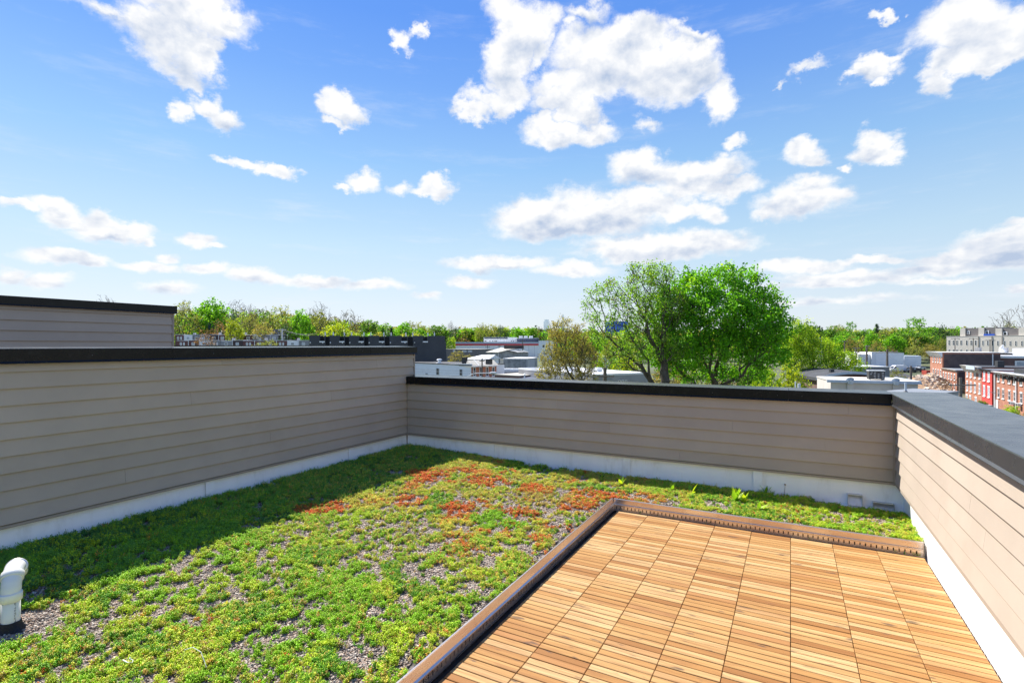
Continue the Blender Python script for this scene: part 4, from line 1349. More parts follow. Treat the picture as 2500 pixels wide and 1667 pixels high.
MB().add(fa, [(k, k + 1, m1 + k + 1, m1 + k) for k in range(n)] + [(2 * m1 + k, 3 * m1 + k, 3 * m1 + k + 1, 2 * m1 + k + 1) for k in range(n)] + [(k, 2 * m1 + k, 2 * m1 + k + 1, k + 1) for k in range(n)] + [(m1 + k, m1 + k + 1, 3 * m1 + k + 1, 3 * m1 + k) for k in range(n)] + [(0, m1, 3 * m1, 2 * m1), (n, 2 * m1 + n, 3 * m1 + n, m1 + n)]).build('fascia', 'blue_coping', B.root)
gm = MB()
gv = [(x, -.02 + (0 if y < 0 else 0), z - .56) for x, y, z in av[:n + 1]]
gm.add([(x, 0.0, z) for x, y, z in gv] + [(x, 0.0, B.H - .02) for x, y, z in gv] + [(x, .3, z) for x, y, z in gv] + [(x, .3, B.H - .02) for x, y, z in gv],
       [(k, k + 1, n + 2 + k, n + 1 + k) for k in range(1, n - 1)] + [(2 * n + 2 + k, 3 * n + 3 + k, 3 * n + 4 + k, 2 * n + 3 + k) for k in range(1, n - 1)])
gm.build('gable_infill', 'brick_maroon', B.root)
B.part('corner_pier', 'light_metal', -.15, 1.0, -.2, -.002, 0, B.H - .1)
B.part('roof_vent', 'dark_metal', B.x(2040)[0], B.x(2049)[0], 2, 2.8, B.H + .6, B.H + 1.3)
G = Block('garage', 'flat-roofed beige garage building with grey-blue coping', (2028, 72), (2241, 68.5), 9.5, zat(933, 70), 'garage_wall', roof='beige_render', zbase=GROUND)
G.part('coping', 'blue_coping', -.5, G.L + .3, -.35, -.09, G.H - .15, G.H + .22)
for px in (2075, 2186):
    xx = G.x(px)[0]
    G.part('pier', 'garage_wall', xx - .35, xx + .35, -.22, -.002, 0, G.H - .16)
    MB().tube([(xx, -.3, G.H - .3), (xx, -.3, G.H + .05), (xx, -.1, G.H + .3)], [.3, .45, .5], 8).build('rain_head', 'blue_coping', G.root)
G.part('side_coping', 'blue_coping', G.L + .0, G.L + .35, -.05, 9.3, G.H + .0, G.H + .25)
c = at(2138, 72.3)
ac = thing('rooftop_unit', 'dark finned air-handling unit standing on the flat garage roof', 'air conditioner', (c.x, c.y, zat(931.5, 76.5) + .1), G.root.rotation_euler.z)
zt_ = G.zb + G.H + .165
ac.location.z = zt_
MB().box(-.92, .92, -.55, .55, .12, 1.25).build('body', 'dark_metal', ac)
MB().box(-.98, .98, -.6, .6, 1.252, 1.34).build('lid', 'light_metal', ac)
for sx in (-.8, .8):
    MB().box(sx - .08, sx + .08, -.5, .5, 0, .118).build('foot', 'light_metal', ac)
fin = MB().box(-.11, .11, -.02, 0, 0, .045).mesh('louvre', 'light_metal')
for i in range(4):
    for k in range(4):
        if R.random() < .7:
            place(fin, 'louvre', ac, (-.66 + .44 * i + R.uniform(-.05, .05), -.552, .3 + .24 * k))
B = Block('shed', 'blue-grey metal shed with a low pitched roof behind the brick hall', (2084, 118), (2172, 117), 12, zat(899, 112), 'grey_roof', roof='light_metal', zbase=GROUND)
B = Block('service_building', 'white block building with a taller sunlit end behind the parked van', (2139, 214), (2207, 212), 22, zat(861.5, 213), 'white_siding', roof='grey_roof')
B.part('end_block', 'white_paint', B.x(2128)[0], -.03, .0, 16, 0, B.H + .3)
B.part('low_wing', 'white_paint', B.x(2098)[0], B.x(2128)[0] - .05, 1.0, 14, 0, zat(865, 214) - B.zb)
B = Block('service_building', 'low bluish-white annex next to the white block building', (2207.5, 215), (2249, 212), 16, zat(870, 213), 'white_siding', roof='blue_coping')
# low grey roof in the gap by our coping, with its pipes
B = Block('low_building', 'low grey flat roof just below the garage wall', (2150, 62), (2262, 58), 8, zat(962, 60), 'grey_stucco', roof='grey_roof', zbase=GROUND)


def roof_pipe(px, pytop, F, zb_, r_, m, label, cap=False):
    p = at(px, F)
    t = thing('roof_pipe', label, 'pipe', (p.x, p.y, zb_))
    h = zat(pytop, F) - zb_
    MB().tube([(0, 0, 0), (0, 0, h)], r_, 10).build('pipe', m, t)
    if cap:
        MB().tube([(0, 0, h * .86), (0, 0, h + .01)], r_ * 1.45, 10).build('cap', m, t)
    else:
        MB().tube([(0, 0, 0), (0, 0, .18)], [r_ * 2.6, r_ * 1.2], 10).build('boot', 'dark_metal', t)


roof_pipe(2211, 934, 60.5, zat(962, 60) + .17, .11, 'blue_coping', 'blue-grey vent pipe standing in front of the garage wall')
roof_pipe(1942, 931, 40, -6.0, .045, 'trim_white', 'thin white roof pipe rising behind the back wall')
roof_pipe(1951, 936.5, 40, -6.0, .075, 'light_metal', 'short grey capped roof pipe beside the thin white one', True)
B = Block('low_building', 'low building hidden behind the back wall that carries the two roof pipes', (1900, 38), (1985, 38), 6, -6.0, 'grey_stucco', roof='dark_roof', zbase=GROUND)

# --- left: two tiers of small brick row houses under the trees
pal = ['brick_maroon', 'grey_stucco', 'brick_maroon', 'white_siding', 'brick_dark', 'brick_maroon', 'stone_stucco', 'brick_maroon']
for tier, (F0, ytop, ybot, p0, p1, n_) in enumerate(((226, 817.5, 832, 428, 722, 14), (196, 831.5, 862, 432, 755, 12))):
    for k in range(n_):
        a = p0 + (p1 - p0) * k / n_
        b = p0 + (p1 - p0) * (k + 1) / n_ - .25
        w_ = pal[(k * 3 + tier * 5) % len(pal)]
        wn = {'brick_maroon': 'maroon brick', 'grey_stucco': 'grey rendered', 'white_siding': 'white-sided', 'brick_dark': 'dark brick', 'stone_stucco': 'mottled grey'}[w_]
        row = 'upper row' if tier == 0 else 'lower row'
        nth = ['first', 'second', 'third', 'fourth', 'fifth', 'sixth', 'seventh', 'eighth', 'ninth', 'tenth', 'eleventh', 'twelfth', 'thirteenth', 'fourteenth'][k]
        Bq = Block('row_house', f'{wn} house, {nth} from the tall neighbour wall, {row}', (a, F0), (b, F0), 10, zat(ytop + R.uniform(-.4, .9), F0), w_, 'house', 'flat-roofed row houses on the slope', roof='white_roof', zbase=zat(870, F0))
        mid = (a + b) / 2
        for q in ((mid - 4.2, mid + 3.4),) if k % 3 else ((mid - 6, mid - 1), (mid + 2, mid + 6)):
            Bq.win_px(q[0], q[1], ytop + 4.2, ytop + 11.5, sill=False, bars=0, mull=1, pane='window_pale' if k % 2 else 'window_dark', bw=.2)
        if k % 2:
            Bq.part('downspout', 'trim_white', .1, .3, -.15, -.002, 0, Bq.H)
        if k % 3 == 1:
            Bq.part('chimney', 'grey_stucco', Bq.L * .6, Bq.L * .8, 3, 4, Bq.H + .165, Bq.H + 1.1)
        if k % 4 == 2:
            Bq.part('roof_hatch', 'dark_metal', Bq.L * .2, Bq.L * .5, 5, 7, Bq.H + .165, Bq.H + .7)
# dark slate gables among the trees
for lab, px, F, top, w in (('steep dark slate roof gable showing among the trees above the row houses', 506, 250, 788, 24), ('small dark slate gable beside the utility pole above the row houses', 670, 248, 803, 18)):
    a, b = at(px - w / 2, F), at(px + w / 2, F)
    L_ = (b - a).length
    t = thing('gabled_house', lab, 'house', (a.x, a.y, tz(a) - .5), math.atan2((b - a).y, (b - a).x))
    hz = zat(top, F) - (tz(a) - .5)
    ez = zat(815, F) - (tz(a) - .5)
    MB().box(0, L_, 0, 9, 0, ez).build('wall', 'grey_stucco', t)
    MB().add([(-.3, -.4, ez), (L_ + .3, -.4, ez), (L_ * .42, -.4, hz), (-.3, 9, ez), (L_ + .3, 9, ez), (L_ * .42, 9, hz)], [(0, 1, 2), (3, 5, 4), (0, 2, 5, 3), (1, 4, 5, 2), (0, 3, 4, 1)]).build('roof', 'slate_roof', t)

# ------------------------------------------------------------------ utility poles and lines
def pole(px, pytop, F, label, arms=((0.9, 2.4),), r0=.16, m='pole_wood', cans=(), rot=0.0, zbase=None):
    p = at(px, F)
    zb_ = zbase if zbase is not None else tz(p) - .3
    h = zat(pytop, F) - zb_
    t = thing('utility_pole', label, 'utility pole', (p.x, p.y, zb_), PHI + rot, 'utility poles')
    MB().tube([(0, 0, 0), (0, 0, h)], [r0 * 1.15, r0 * .8], 10).build('post', m, t)
    for dz_, ln in arms:
        ar = MB().box(-ln / 2, ln / 2, -r0 - .12, -r0 + .04, h - dz_ - .12, h - dz_ + .06).build('crossarm', m, t)
        for k in (-.45, -.2, .2, .45):
            MB().tube([(k * ln, -r0 - .04, h - dz_ + .06), (k * ln, -r0 - .04, h - dz_ + .26)], [.05, .035], 6).build('insulator', 'light_metal', ar)
    for dz_, sx in cans:
        MB().tube([(sx, -.1, h - dz_ - 1.0), (sx, -.1, h - dz_)], .3, 10).build('transformer', 'light_metal', t)
    return Vector((p.x, p.y, zb_ + h))


tops = {}
tops['c'] = pole(1477, 897, 62, 'stout wooden utility pole with one crossarm just above the back wall coping', ((1.0, 2.0),), .26, zbase=GROUND)
tops['d'] = pole(1177, 874, 88, 'slim wooden utility pole in front of the orange brick house', ((.4, .9),), .14, zbase=GROUND)
tops['e'] = pole(2345, 922, 84, 'thick pale utility pole with a long crossarm in front of the brick row houses', ((1.15, 4.4),), .26, zbase=GROUND)
tops['f'] = pole(2166, 853, 150, 'dark utility pole carrying a wide crossarm in front of the white block building', ((.6, 5.6),), .34)
tops['g'] = pole(2116, 843, 165, 'tall dark utility pole at the sunlit end of the white block building', ((.3, 1.2),), .32)
tops['h'] = pole(2224, 893, 118, 'dark utility pole with small crossarm beside the rubble heap', ((.4, 2.4),), .28)
tops['i'] = pole(2089.5, 848, 190, 'dark utility pole with a crossarm above the yellow-green tree', ((.3, 2.6),), .28)
tops['j'] = pole(2062, 831, 205, 'grey wooden utility pole top among the trees above the yellow-green tree', ((.4, 2.0),), .22)
tops['k'] = pole(689, 803, 215, 'grey utility pole with sagging wires above the row houses', ((.3, 3.2),), .3, 'light_metal')
tops['l'] = pole(1276, 829, 255, 'grey utility pole with a transformer in front of the striped warehouse', ((.6, 3.4),), .22, cans=((3.8, .5),))
tops['m'] = pole(1190, 842, 235, 'thin dark utility pole standing in front of the striped warehouse, next to the gabled house', ((.8, 2.2),), .14)
tops['n'] = pole(1218.5, 841, 240, 'second thin dark utility pole at the striped warehouse, behind the gable', ((.8, 1.8),), .14)
tops['o'] = pole(2331.5, 825, 205, 'forked utility pole in front of the beige apartment building near its end wall', ((.25, 3.6),), .16)
tops['p'] = pole(2376, 825, 196, 'forked utility pole between window groups of the beige apartment building', ((.25, 3.6),), .16)
tops['q'] = pole(2417, 829, 190, 'forked utility pole by the blue tarp of the beige apartment building', ((.25, 3.6),), .16)


def wire(a, b, sag, r_=.02, label='thin dark utility wire'):
    pts = [a.lerp(b, t) - Vector((0, 0, sag * 4 * t * (1 - t))) for t in np.linspace(0, 1, 14)]
    o = pts[0].copy()
    return tag(MB().tube([p - o for p in pts], r_, 4).build('utility_wire', 'dark_metal', loc=o), label, 'wire', 'utility wires')


def off(v, dx, dz):
    return v + Vector((dx * CP, dx * SP, dz))


wire(off(tops['k'], -.6, -.2), off(Vector((*at(775, 190), zat(814, 190))), 0, 0), 1.0, .07, 'upper of the two wires running from the pole over the row houses')
wire(off(tops['k'], .6, -.2), off(Vector((*at(800, 190), zat(818, 190))), 0, 0), 1.2, .07, 'lower of the two wires running from the pole over the row houses')
for k, (dy0, dy1) in enumerate(((905.5, 902), (911, 908.5), (917.5, 914))):
    a = Vector((*at(1000, 66), zat(dy0 - 5, 66)))
    b = Vector((*at(1477, 61.5), zat(dy1 + 2, 61.5)))
    wire(a, b, 0.25, .011, ['topmost', 'middle', 'lowest'][k] + ' of the three wires crossing before the white clapboard house')
for k in range(3):
    a = off(tops['c'], .5 * k - .5, -.9 - .35 * k)
    b = Vector((*at(1800 + 40 * k, 52), zat(944 + 3 * k, 52)))
    wire(a, b, .4, .011, ['topmost', 'middle', 'lowest'][k] + ' of the three wires running from the stout pole past the big tree trunks')
for k in range(3):
    a = off(tops['e'], -1.9 + 1.9 * k, -.95)
    b = Vector((*at(2530, 70), zat(962 + 9 * k, 70)))
    wire(a, b, .5, .012, ['topmost', 'middle', 'lowest'][k] + ' of the three wires from the thick pale pole across the nearest brick house')
for k, (p, q) in enumerate((('f', 'g'), ('g', 'i'), ('f', 'h'))):
    wire(off(tops[p], -1, -.5), off(tops[q], 0, -.4), .6, .02, ['wire between the two poles at the white block building', 'wire running from the tall dark pole towards the trees', 'wire running from the wide-armed pole down to the rubble heap pole'][k])
wire(off(tops['o'], 1.2, -.3), off(tops['p'], -1.2, -.3), .5, .02, 'wire in front of the beige apartment building between the first two forked poles')
wire(off(tops['p'], 1.2, -.3), off(tops['q'], -1.2, -.3), .5, .02, 'wire in front of the beige apartment building between the last two forked poles')
# street lamp arm in front of the orange brick house
p = at(1182, 80)
sl = thing('street_lamp', 'curved white street lamp arm in front of the orange brick house', 'street lamp', (p.x, p.y, GROUND), PHI)
hz = zat(911, 80) - GROUND
MB().tube([(-2.9, 0, 0), (-2.9, 0, hz - 1.2), (-2.6, 0, hz - .6), (-1.9, 0, hz - .15), (-1, 0, hz), (.8, 0, hz + .02)], .07, 8).build('arm', 'light_metal', sl)
MB().tube([(.8, 0, hz), (1.1, 0, hz + .05), (1.8, 0, hz + .04), (2.0, 0, hz)], [.08, .14, .16, .05], 8).build('lamp_head', 'light_metal', sl)

# ------------------------------------------------------------------ vehicles and the building site
p = at(2190, 196)
VZ = tz(p)
van = thing('van', 'white high-roofed delivery van parked in front of the white block building', 'van', (p.x, p.y, VZ), PHI + math.pi * 0 + .05)
prof = [(-3.4, .45), (-3.4, 1.05), (-3.15, 1.2), (-2.3, 1.35), (-1.5, 2.15), (-1.1, 2.45), (2.9, 2.5), (3.3, 2.3), (3.35, .45)]
MB().prism(prof, -.98, .98, lambda t, o, z: (o, t, z)).build('body', 'car_white', van)
for sy in (-1, 1):
    y = sy * .982
    MB().prism([(-2.15, 1.42), (-1.45, 2.08), (-1.0, 2.08), (-1.0, 1.42)], y, y + sy * .02, lambda t, o, z: (o, t, z)).build('side_window', 'window_dark', van)
MB().add([(-2.32, -.8, 1.37), (-2.32, .8, 1.37), (-1.53, .75, 2.16), (-1.53, -.75, 2.16), (-2.30, -.8, 1.33), (-2.30, .8, 1.33), (-1.5, .75, 2.1), (-1.5, -.75, 2.1)], [(0, 1, 2, 3), (4, 7, 6, 5), (0, 4, 5, 1), (1, 5, 6, 2), (2, 6, 7, 3), (3, 7, 4, 0)]).build('windscreen', 'window_dark', van)
for sx in (-2.3, 2.2):
    for sy in (-.85, .85):
        wo = MB().tube([(sx, sy - .13, .36), (sx, sy + .13, .36)], .37, 16).build('wheel', 'tyre', van)
        MB().tube([(sx, sy - .14, .36), (sx, sy + .14, .36)], .2, 12).build('rim', 'light_metal', wo)


def car(px, F, label, m, rot=0.0, s=1.0):
    p = at(px, F)
    t = thing('parked_car', label, 'car', (p.x, p.y, tz(p)), PHI + rot, 'cars parked on the lot')
    MB().prism([(-2.1, .35), (-2.1, .75), (-1.2, .92), (1.5, .95), (2.1, .85), (2.15, .35)], -.85, .85, lambda t_, o, z: (o, t_, z)).build('body', m, t)
    MB().prism([(-1.15, .93), (-.55, 1.42), (.8, 1.45), (1.45, .96)], -.74, .74, lambda t_, o, z: (o, t_, z)).build('cabin', 'window_dark', t)
    MB().box(-.5, .75, -.70, .70, 1.452, 1.49).build('car_roof', m, t)
    for sx in (-1.3, 1.3):
        for sy in (-.78, .78):
            MB().tube([(sx, sy - .1, .31), (sx, sy + .1, .31)], .32, 12).build('wheel', 'tyre', t)


car(2222, 194, 'dark blue parked car just behind the white van', 'car_dark', .1)
car(2240, 196, 'black parked car further along, between the van and the red container', 'car_dark', -.3)
car(2247, 206, 'silver parked car at the low bluish-white annex', 'light_metal', .4)
p = at(2267, 176)
ct = thing('container', 'dark red steel container beside the rubble heap', 'container', (p.x, p.y, tz(p)), PHI - .1)
MB().box(-1.4, 1.4, -1.2, 1.2, 0.1, 2.5).build('shell', 'container_red', ct)
for k in range(9):
    MB().box(-1.3 + k * .31, -1.18 + k * .31, -1.25, -1.202, .2, 2.4).build('rib', 'container_red', ct)
# rubble heap: a lumpy mound with broken pieces on it
p = at(2262, 150)
nx_, ny_ = 46, 36
ux, uy = np.meshgrid(np.linspace(-11, 9, nx_), np.linspace(-8, 10, ny_))
hh_ = 4.6 * np.exp(-((ux - 1.5) / 5.5) ** 2 - ((uy - 1) / 5.0) ** 2) + 2.0 * np.exp(-((ux + 4.5) / 3.2) ** 2 - ((uy + 1) / 3.5) ** 2)
hh_ = hh_ * (.75 + .5 * vnoise(ux / 2.2 + 9, uy / 2.2 + 9, 5)) + .25 * vnoise(ux * 1.2 + 3, uy * 1.2 + 3, 6) - .35
hv = np.stack([ux.ravel(), uy.ravel(), hh_.ravel()], 1)
i2 = np.arange(ny_ - 1)[:, None] * nx_ + np.arange(nx_ - 1)[None, :]
hq = np.stack([i2, i2 + 1, i2 + 1 + nx_, i2 + nx_], -1).reshape(-1, 4)
heap = thing('rubble_heap', 'heap of orange earth and pale broken concrete on the building site', 'rubble heap', (p.x, p.y, tz(p) - .2), PHI)
place(fast_mesh('mound', hv, hq, 'rubble'), 'mound', heap)
sc_ = MB()
for k in range(420):
    cx, cy = R.gauss(-.5, 4.0), R.gauss(-1.5, 3.2)
    if not (-10 < cx < 8.5 and -7.5 < cy < 9):
        continue
    j = int((cy + 8) / 18 * (ny_ - 1)) * nx_ + int((cx + 11) / 20 * (nx_ - 1))
    s = R.uniform(.10, .42) * (1.5 if R.random() < .1 else 1)
    M = Vector((cx, cy, hh_.ravel()[j] + s * .25))
    vs = []
    rz, rt = R.uniform(0, 6.3), R.uniform(-.7, .7)
    for sx in (-1, 1):
        for sy in (-1, 1):
            for sz in (-1, 1):
                q = Vector((sx * s * R.uniform(.7, 1.2), sy * s * R.uniform(.4, .8), sz * s * R.uniform(.2, .5)))
                q = Vector((q.x, q.y * math.cos(rt) - q.z * math.sin(rt), q.y * math.sin(rt) + q.z * math.cos(rt)))
                vs.append(M + Vector((q.x * math.cos(rz) - q.y * math.sin(rz), q.x * math.sin(rz) + q.y * math.cos(rz), q.z)))
    sc_.add(vs, [(0, 1, 3, 2), (4, 6, 7, 5), (0, 4, 5, 1), (2, 3, 7, 6), (0, 2, 6, 4), (1, 5, 7, 3)])
tag(sc_.build('broken_concrete', 'concrete_bit', heap), kind='stuff')

# ------------------------------------------------------------------ trees
def skeleton(rng, pts, trunk_top, forks=None, pen=0.30, step=0.06):
    """Join crown points into one branching tree. Returns nodes, parent index, radius."""
    nodes = [Vector((0, 0, 0))]
    par = [-1]
    nt = 5
    bend = Vector((rng.uniform(-.02, .02), rng.uniform(-.02, .02), 0))
    for k in range(1, nt + 1):
        t = k / nt
        nodes.append(Vector((bend.x * math.sin(3 * t), bend.y * math.sin(2.3 * t), trunk_top * t)))
        par.append(len(nodes) - 2)
    first = nt
    P = np.zeros((len(pts) * 14 + 60, 3))
    Lh = np.zeros(len(P))
    n = len(nodes)
    for i, q in enumerate(nodes):
        P[i] = q
        Lh[i] = q.z
    top = np.array(nodes[-1])
    order = np.argsort(np.linalg.norm(pts - top, axis=1))
    for j in order:
        p = pts[j]
        d = np.linalg.norm(P[:n] - p, axis=1)
        cost = d + pen * Lh[:n]
        cost[:max(0, first - 2)] += 9
        # a limb leaves outward and upward: no sharp turning down
        cost += 0.35 * np.maximum(0, P[:n, 2] - p[2])
        k = int(np.argmin(cost))
        L = d[k]
        m = max(1, int(L / step))
        prev = k
        for s in range(1, m + 1):
            if n >= len(P) - 1:
                break
            t = s / m
            q = P[k] * (1 - t) + p * t
            q = q + np.array([rng.gauss(0, .006), rng.gauss(0, .006), -0.10 * L * t * (1 - t) * 1.2 + rng.gauss(0, .004)])
            P[n] = q
            Lh[n] = Lh[prev] + L / m
            par.append(prev)
            prev = n
            n += 1
    par = np.array(par[:n])
    cnt = np.zeros(n)
    kids = np.bincount(par[1:], minlength=n)
    cnt[kids == 0] = 1
    for i in range(n - 1, 0, -1):
        cnt[par[i]] += cnt[i]
    return P[:n], par, cnt, kids


def limbs_mesh(name, P, par, cnt, r0, rmin, m, sides=5, expo=0.62):
    tot = cnt[0]
    rad = r0 * (cnt / tot) ** expo
    rad = np.maximum(rad, rmin)
    V, Q = [], []
    ang = np.arange(sides) * 2 * math.pi / sides
    ca, sa = np.cos(ang)[:, None], np.sin(ang)[:, None]
    for i in range(1, len(P)):
        a, b = P[par[i]], P[i]
        d = b - a
        L = np.linalg.norm(d)
        if L < 1e-6:
            continue
        d /= L
        h = np.array([0, 0, 1.0]) if abs(d[2]) < .9 else np.array([1.0, 0, 0])
        u = np.cross(d, h)
        u /= np.linalg.norm(u)
        w = np.cross(d, u)
        ring = ca * u + sa * w
        ra = min(rad[par[i]], rad[i] * 1.5)
        o = len(V) * sides
        V.append(a - d * rad[i] * .3 + ring * ra)
        V.append(b + ring * rad[i])
        for k in range(sides):
            k2 = (k + 1) % sides
            Q.append((o + k, o + k2, o + sides + k2, o + sides + k))
    return fast_mesh(name, np.concatenate(V), np.array(Q), m, smooth=True)


def leaves_mesh(name, rng, centers, nper, spread, size, cols, m='leaf', upright=0.4, fold=True, long=1.7, clump=0.25):
    """Many folded leaf blades round the given twig points. cols: list of (colour, weight)."""
    C = np.repeat(centers, nper, axis=0)
    n = len(C)
    C = C + rng.normal(0, spread, (n, 3)) * np.array([1, 1, .85])
    d = rng.normal(0, 1, (n, 3))
    d[:, 2] = d[:, 2] * .8 + upright
    d /= np.linalg.norm(d, axis=1)[:, None]
    h = rng.normal(0, 1, (n, 3))
    s = np.cross(d, h)
    s /= np.linalg.norm(s, axis=1)[:, None]
    up = np.cross(s, d)
    sz = size * rng.uniform(.6, 1.35, n)[:, None]
    half = sz / 2 / long * 1.3
    base = C
    mid = C + d * sz * .5
    tip = C + d * sz - up * sz * .12
    V = np.stack([base, mid + s * half + up * half * .35, tip, mid - s * half + up * half * .35], 1).reshape(-1, 3)
    o = np.arange(n)[:, None] * 4
    Q = o + np.array([[0, 1, 2, 3]])
    cw = np.array([w for _, w in cols], float)
    cc = np.array([c for c, _ in cols])
    tw = rng.choice(len(cols), len(centers), p=cw / cw.sum())
    tw = np.repeat(tw, nper)
    other = rng.choice(len(cols), n, p=cw / cw.sum())
    tw = np.where(rng.random(n) < clump, other, tw)
    col = cc[tw] * rng.uniform(.78, 1.22, n)[:, None]
    return fast_mesh(name, V, Q, m, np.repeat(col, 4, axis=0))


def envelope(rng, n, lobes, shell=.55):
    """Points in a lumpy crown made of ellipsoid lobes (cx, cy, cz, rx, ry, rz), biased to the outside."""
    L = np.array(lobes)
    w = L[:, 3] * L[:, 4] * L[:, 5]
    k = rng.choice(len(L), n, p=w / w.sum())
    d = rng.normal(0, 1, (n, 3))
    d /= np.linalg.norm(d, axis=1)[:, None]
    r = rng.random(n) ** (1 / 3) * (1 - shell) + shell * rng.random(n) ** .25
    r = np.minimum(r, 1.0)
    return L[k, :3] + d * r[:, None] * L[k, 3:]


BRIGHT = [((0.149, 0.380, 0.017), 5), ((0.201, 0.470, 0.023), 4), ((0.096, 0.268, 0.017), 3), ((0.263, 0.535, 0.032), 1.5)]
MAPLE = [((0.161, 0.449, 0.018), 5), ((0.217, 0.542, 0.023), 4), ((0.092, 0.272, 0.016), 3), ((0.367, 0.616, 0.034), 1.2)]
OPEN = [((0.247, 0.480, 0.042), 4), ((0.184, 0.354, 0.038), 4), ((0.345, 0.616, 0.053), 2), ((0.296, 0.320, 0.064), 1)]
OLIVE = [((0.328, 0.276, 0.076), 4), ((0.254, 0.248, 0.055), 4), ((0.209, 0.166, 0.062), 2), ((0.372, 0.344, 0.083), 2)]
OLIVEG = [((0.298, 0.324, 0.073), 4), ((0.228, 0.292, 0.056), 4), ((0.350, 0.373, 0.082), 2), ((0.175, 0.162, 0.065), 1)]
YELLOW = [((0.388, 0.469, 0.025), 5), ((0.298, 0.414, 0.025), 4), ((0.477, 0.524, 0.028), 2), ((0.193, 0.304, 0.028), 2)]
YELLG = [((0.350, 0.518, 0.029), 5), ((0.263, 0.438, 0.024), 4), ((0.473, 0.583, 0.032), 2), ((0.157, 0.308, 0.023), 2)]
DARK = [((0.041, 0.101, 0.030), 4), ((0.030, 0.074, 0.030), 4), ((0.061, 0.135, 0.034), 2)]
RUST = [((0.345, 0.184, 0.086), 4), ((0.276, 0.138, 0.069), 3), ((0.380, 0.230, 0.103), 2), ((0.207, 0.127, 0.057), 2)]
BUDS = [((.13, .105, .06), 4), ((.10, .08, .05), 4), ((.17, .15, .06), 1)]
MID = [((0.114, 0.244, 0.032), 4), ((0.149, 0.308, 0.032), 4), ((0.079, 0.179, 0.029), 3), ((0.210, 0.324, 0.049), 1)]

KINDS = {}


def make_kind(name, seed, lobes, npts, trunk_top, nper, spread, size, cols, r0=.020, rmin=.0022, bark='bark', shell=.5, pen=.6, sides=4, leafy=1.0, upright=.4, long=1.6, bw=None):
    """Unit-height tree: returns (trunk mesh, foliage mesh) to be shared by every tree of the kind."""
    rng = np.random.default_rng(seed)
    pr = random.Random(seed)
    pts = envelope(rng, npts, lobes, shell)
    pts = pts[pts[:, 2] > trunk_top * .55]
    P, par, cnt, kids = skeleton(pr, pts, trunk_top, pen=pen)
    tm = limbs_mesh(name + '_trunk', P, par, cnt, r0, rmin, bark, sides)
    tips = P[(cnt <= 3)]
    if leafy < 1:
        tips = tips[rng.random(len(tips)) < leafy]
    lm = leaves_mesh(name + '_foliage', rng, tips, nper, spread, size, cols, upright=upright, long=long) if nper else None
    KINDS.setdefault(name, []).append((tm, lm))
    return tm, lm


def lumps(rng, base, n, k=.35):
    """Scatter n smaller lobes on the surface of a base ellipsoid."""
    cx, cy, cz, rx, ry, rz = base
    out = [(cx, cy, cz, rx * .75, ry * .75, rz * .8)]
    for i in range(n):
        d = np.array([rng.gauss(0, 1), rng.gauss(0, 1), rng.gauss(0.15, 1)])
        d /= np.linalg.norm(d)
        s = rng.uniform(.75, 1.15) * k
        out.append((cx + d[0] * rx * (1 - k * .8), cy + d[1] * ry * (1 - k * .8), cz + d[2] * rz * (1 - k * .8), rx * s, ry * s, rz * s))
    return out


rg = random.Random(5)
for s in range(3):
    make_kind('round', 100 + s, lumps(rg, (0, 0, .58, .36, .36, .42), 14), 260, .20, 14, .022, .034, BRIGHT)
    make_kind('mid', 120 + s, lumps(rg, (0, 0, .56, .36, .36, .44), 14), 260, .20, 14, .022, .034, MID)
    make_kind('olive', 140 + s, lumps(rg, (0, 0, .60, .36, .36, .40), 12), 300, .22, 8, .020, .024, OLIVEG, leafy=.9)
make_kind('tan', 150, lumps(rg, (0, 0, .58, .40, .40, .40), 10), 320, .14, 8, .020, .022, OLIVE, leafy=.9)
make_kind('yellow', 160, lumps(rg, (0, 0, .55, .42, .42, .44), 12), 260, .13, 14, .022, .030, YELLOW)
make_kind('yellow', 161, lumps(rg, (0, 0, .56, .38, .38, .42), 12), 260, .15, 14, .022, .030, YELLG)
make_kind('rust', 170, lumps(rg, (0, 0, .55, .46, .46, .44), 10), 210, .12, 6, .018, .022, RUST, leafy=.9)
for s in range(2):
    make_kind('bare', 180 + s, lumps(rg, (0, 0, .64, .38, .38, .36), 10, .4), 620, .24, 0, .02, .02, BUDS, r0=.018, rmin=.0019, bark='bark_pale', shell=.6, pen=.6)
    make_kind('budding', 190 + s, lumps(rg, (0, 0, .62, .36, .36, .38), 10, .4), 480, .22, 3, .016, .016, BUDS, r0=.018, rmin=.0019, shell=.6, leafy=.55)
# dark conifer: whorls of drooping sprays round one straight stem
def conifer(seed):
    rng = np.random.default_rng(seed)
    P = [np.array([0, 0, z]) for z in np.linspace(0, 1, 24)]
    par = [-1] + list(range(23))
    tips = []
    for k in range(4, 24):
        z = k / 23
        rr = .19 * (1 - z) ** .8 + .012
        for a in rng.uniform(0, 6.28, 7):
            q = P[k] + np.array([math.cos(a) * rr, math.sin(a) * rr, -rr * .35 + rng.normal(0, .006)]) * rng.uniform(.75, 1.1)
            P.append(q)
            par.append(k)
            for t in (.35, .6, .8, 1):
                tips.append(P[k] * (1 - t) + q * t)
    P = np.array(P)
    par = np.array(par)
    cnt = np.ones(len(P))
    for i in range(len(P) - 1, 0, -1):
        cnt[par[i]] += cnt[i]
    tm = limbs_mesh('conifer_trunk', P, par, cnt, .016, .002, 'bark', 4)
    lm = leaves_mesh('conifer_foliage', rng, np.array(tips), 5, .014, .03, DARK, upright=-.1, long=2.6)
    KINDS.setdefault('conifer', []).append((tm, lm))


conifer(200)
make_kind('dark', 210, lumps(rg, (0, 0, .55, .34, .34, .44), 12), 210, .2, 9, .020, .028, DARK)
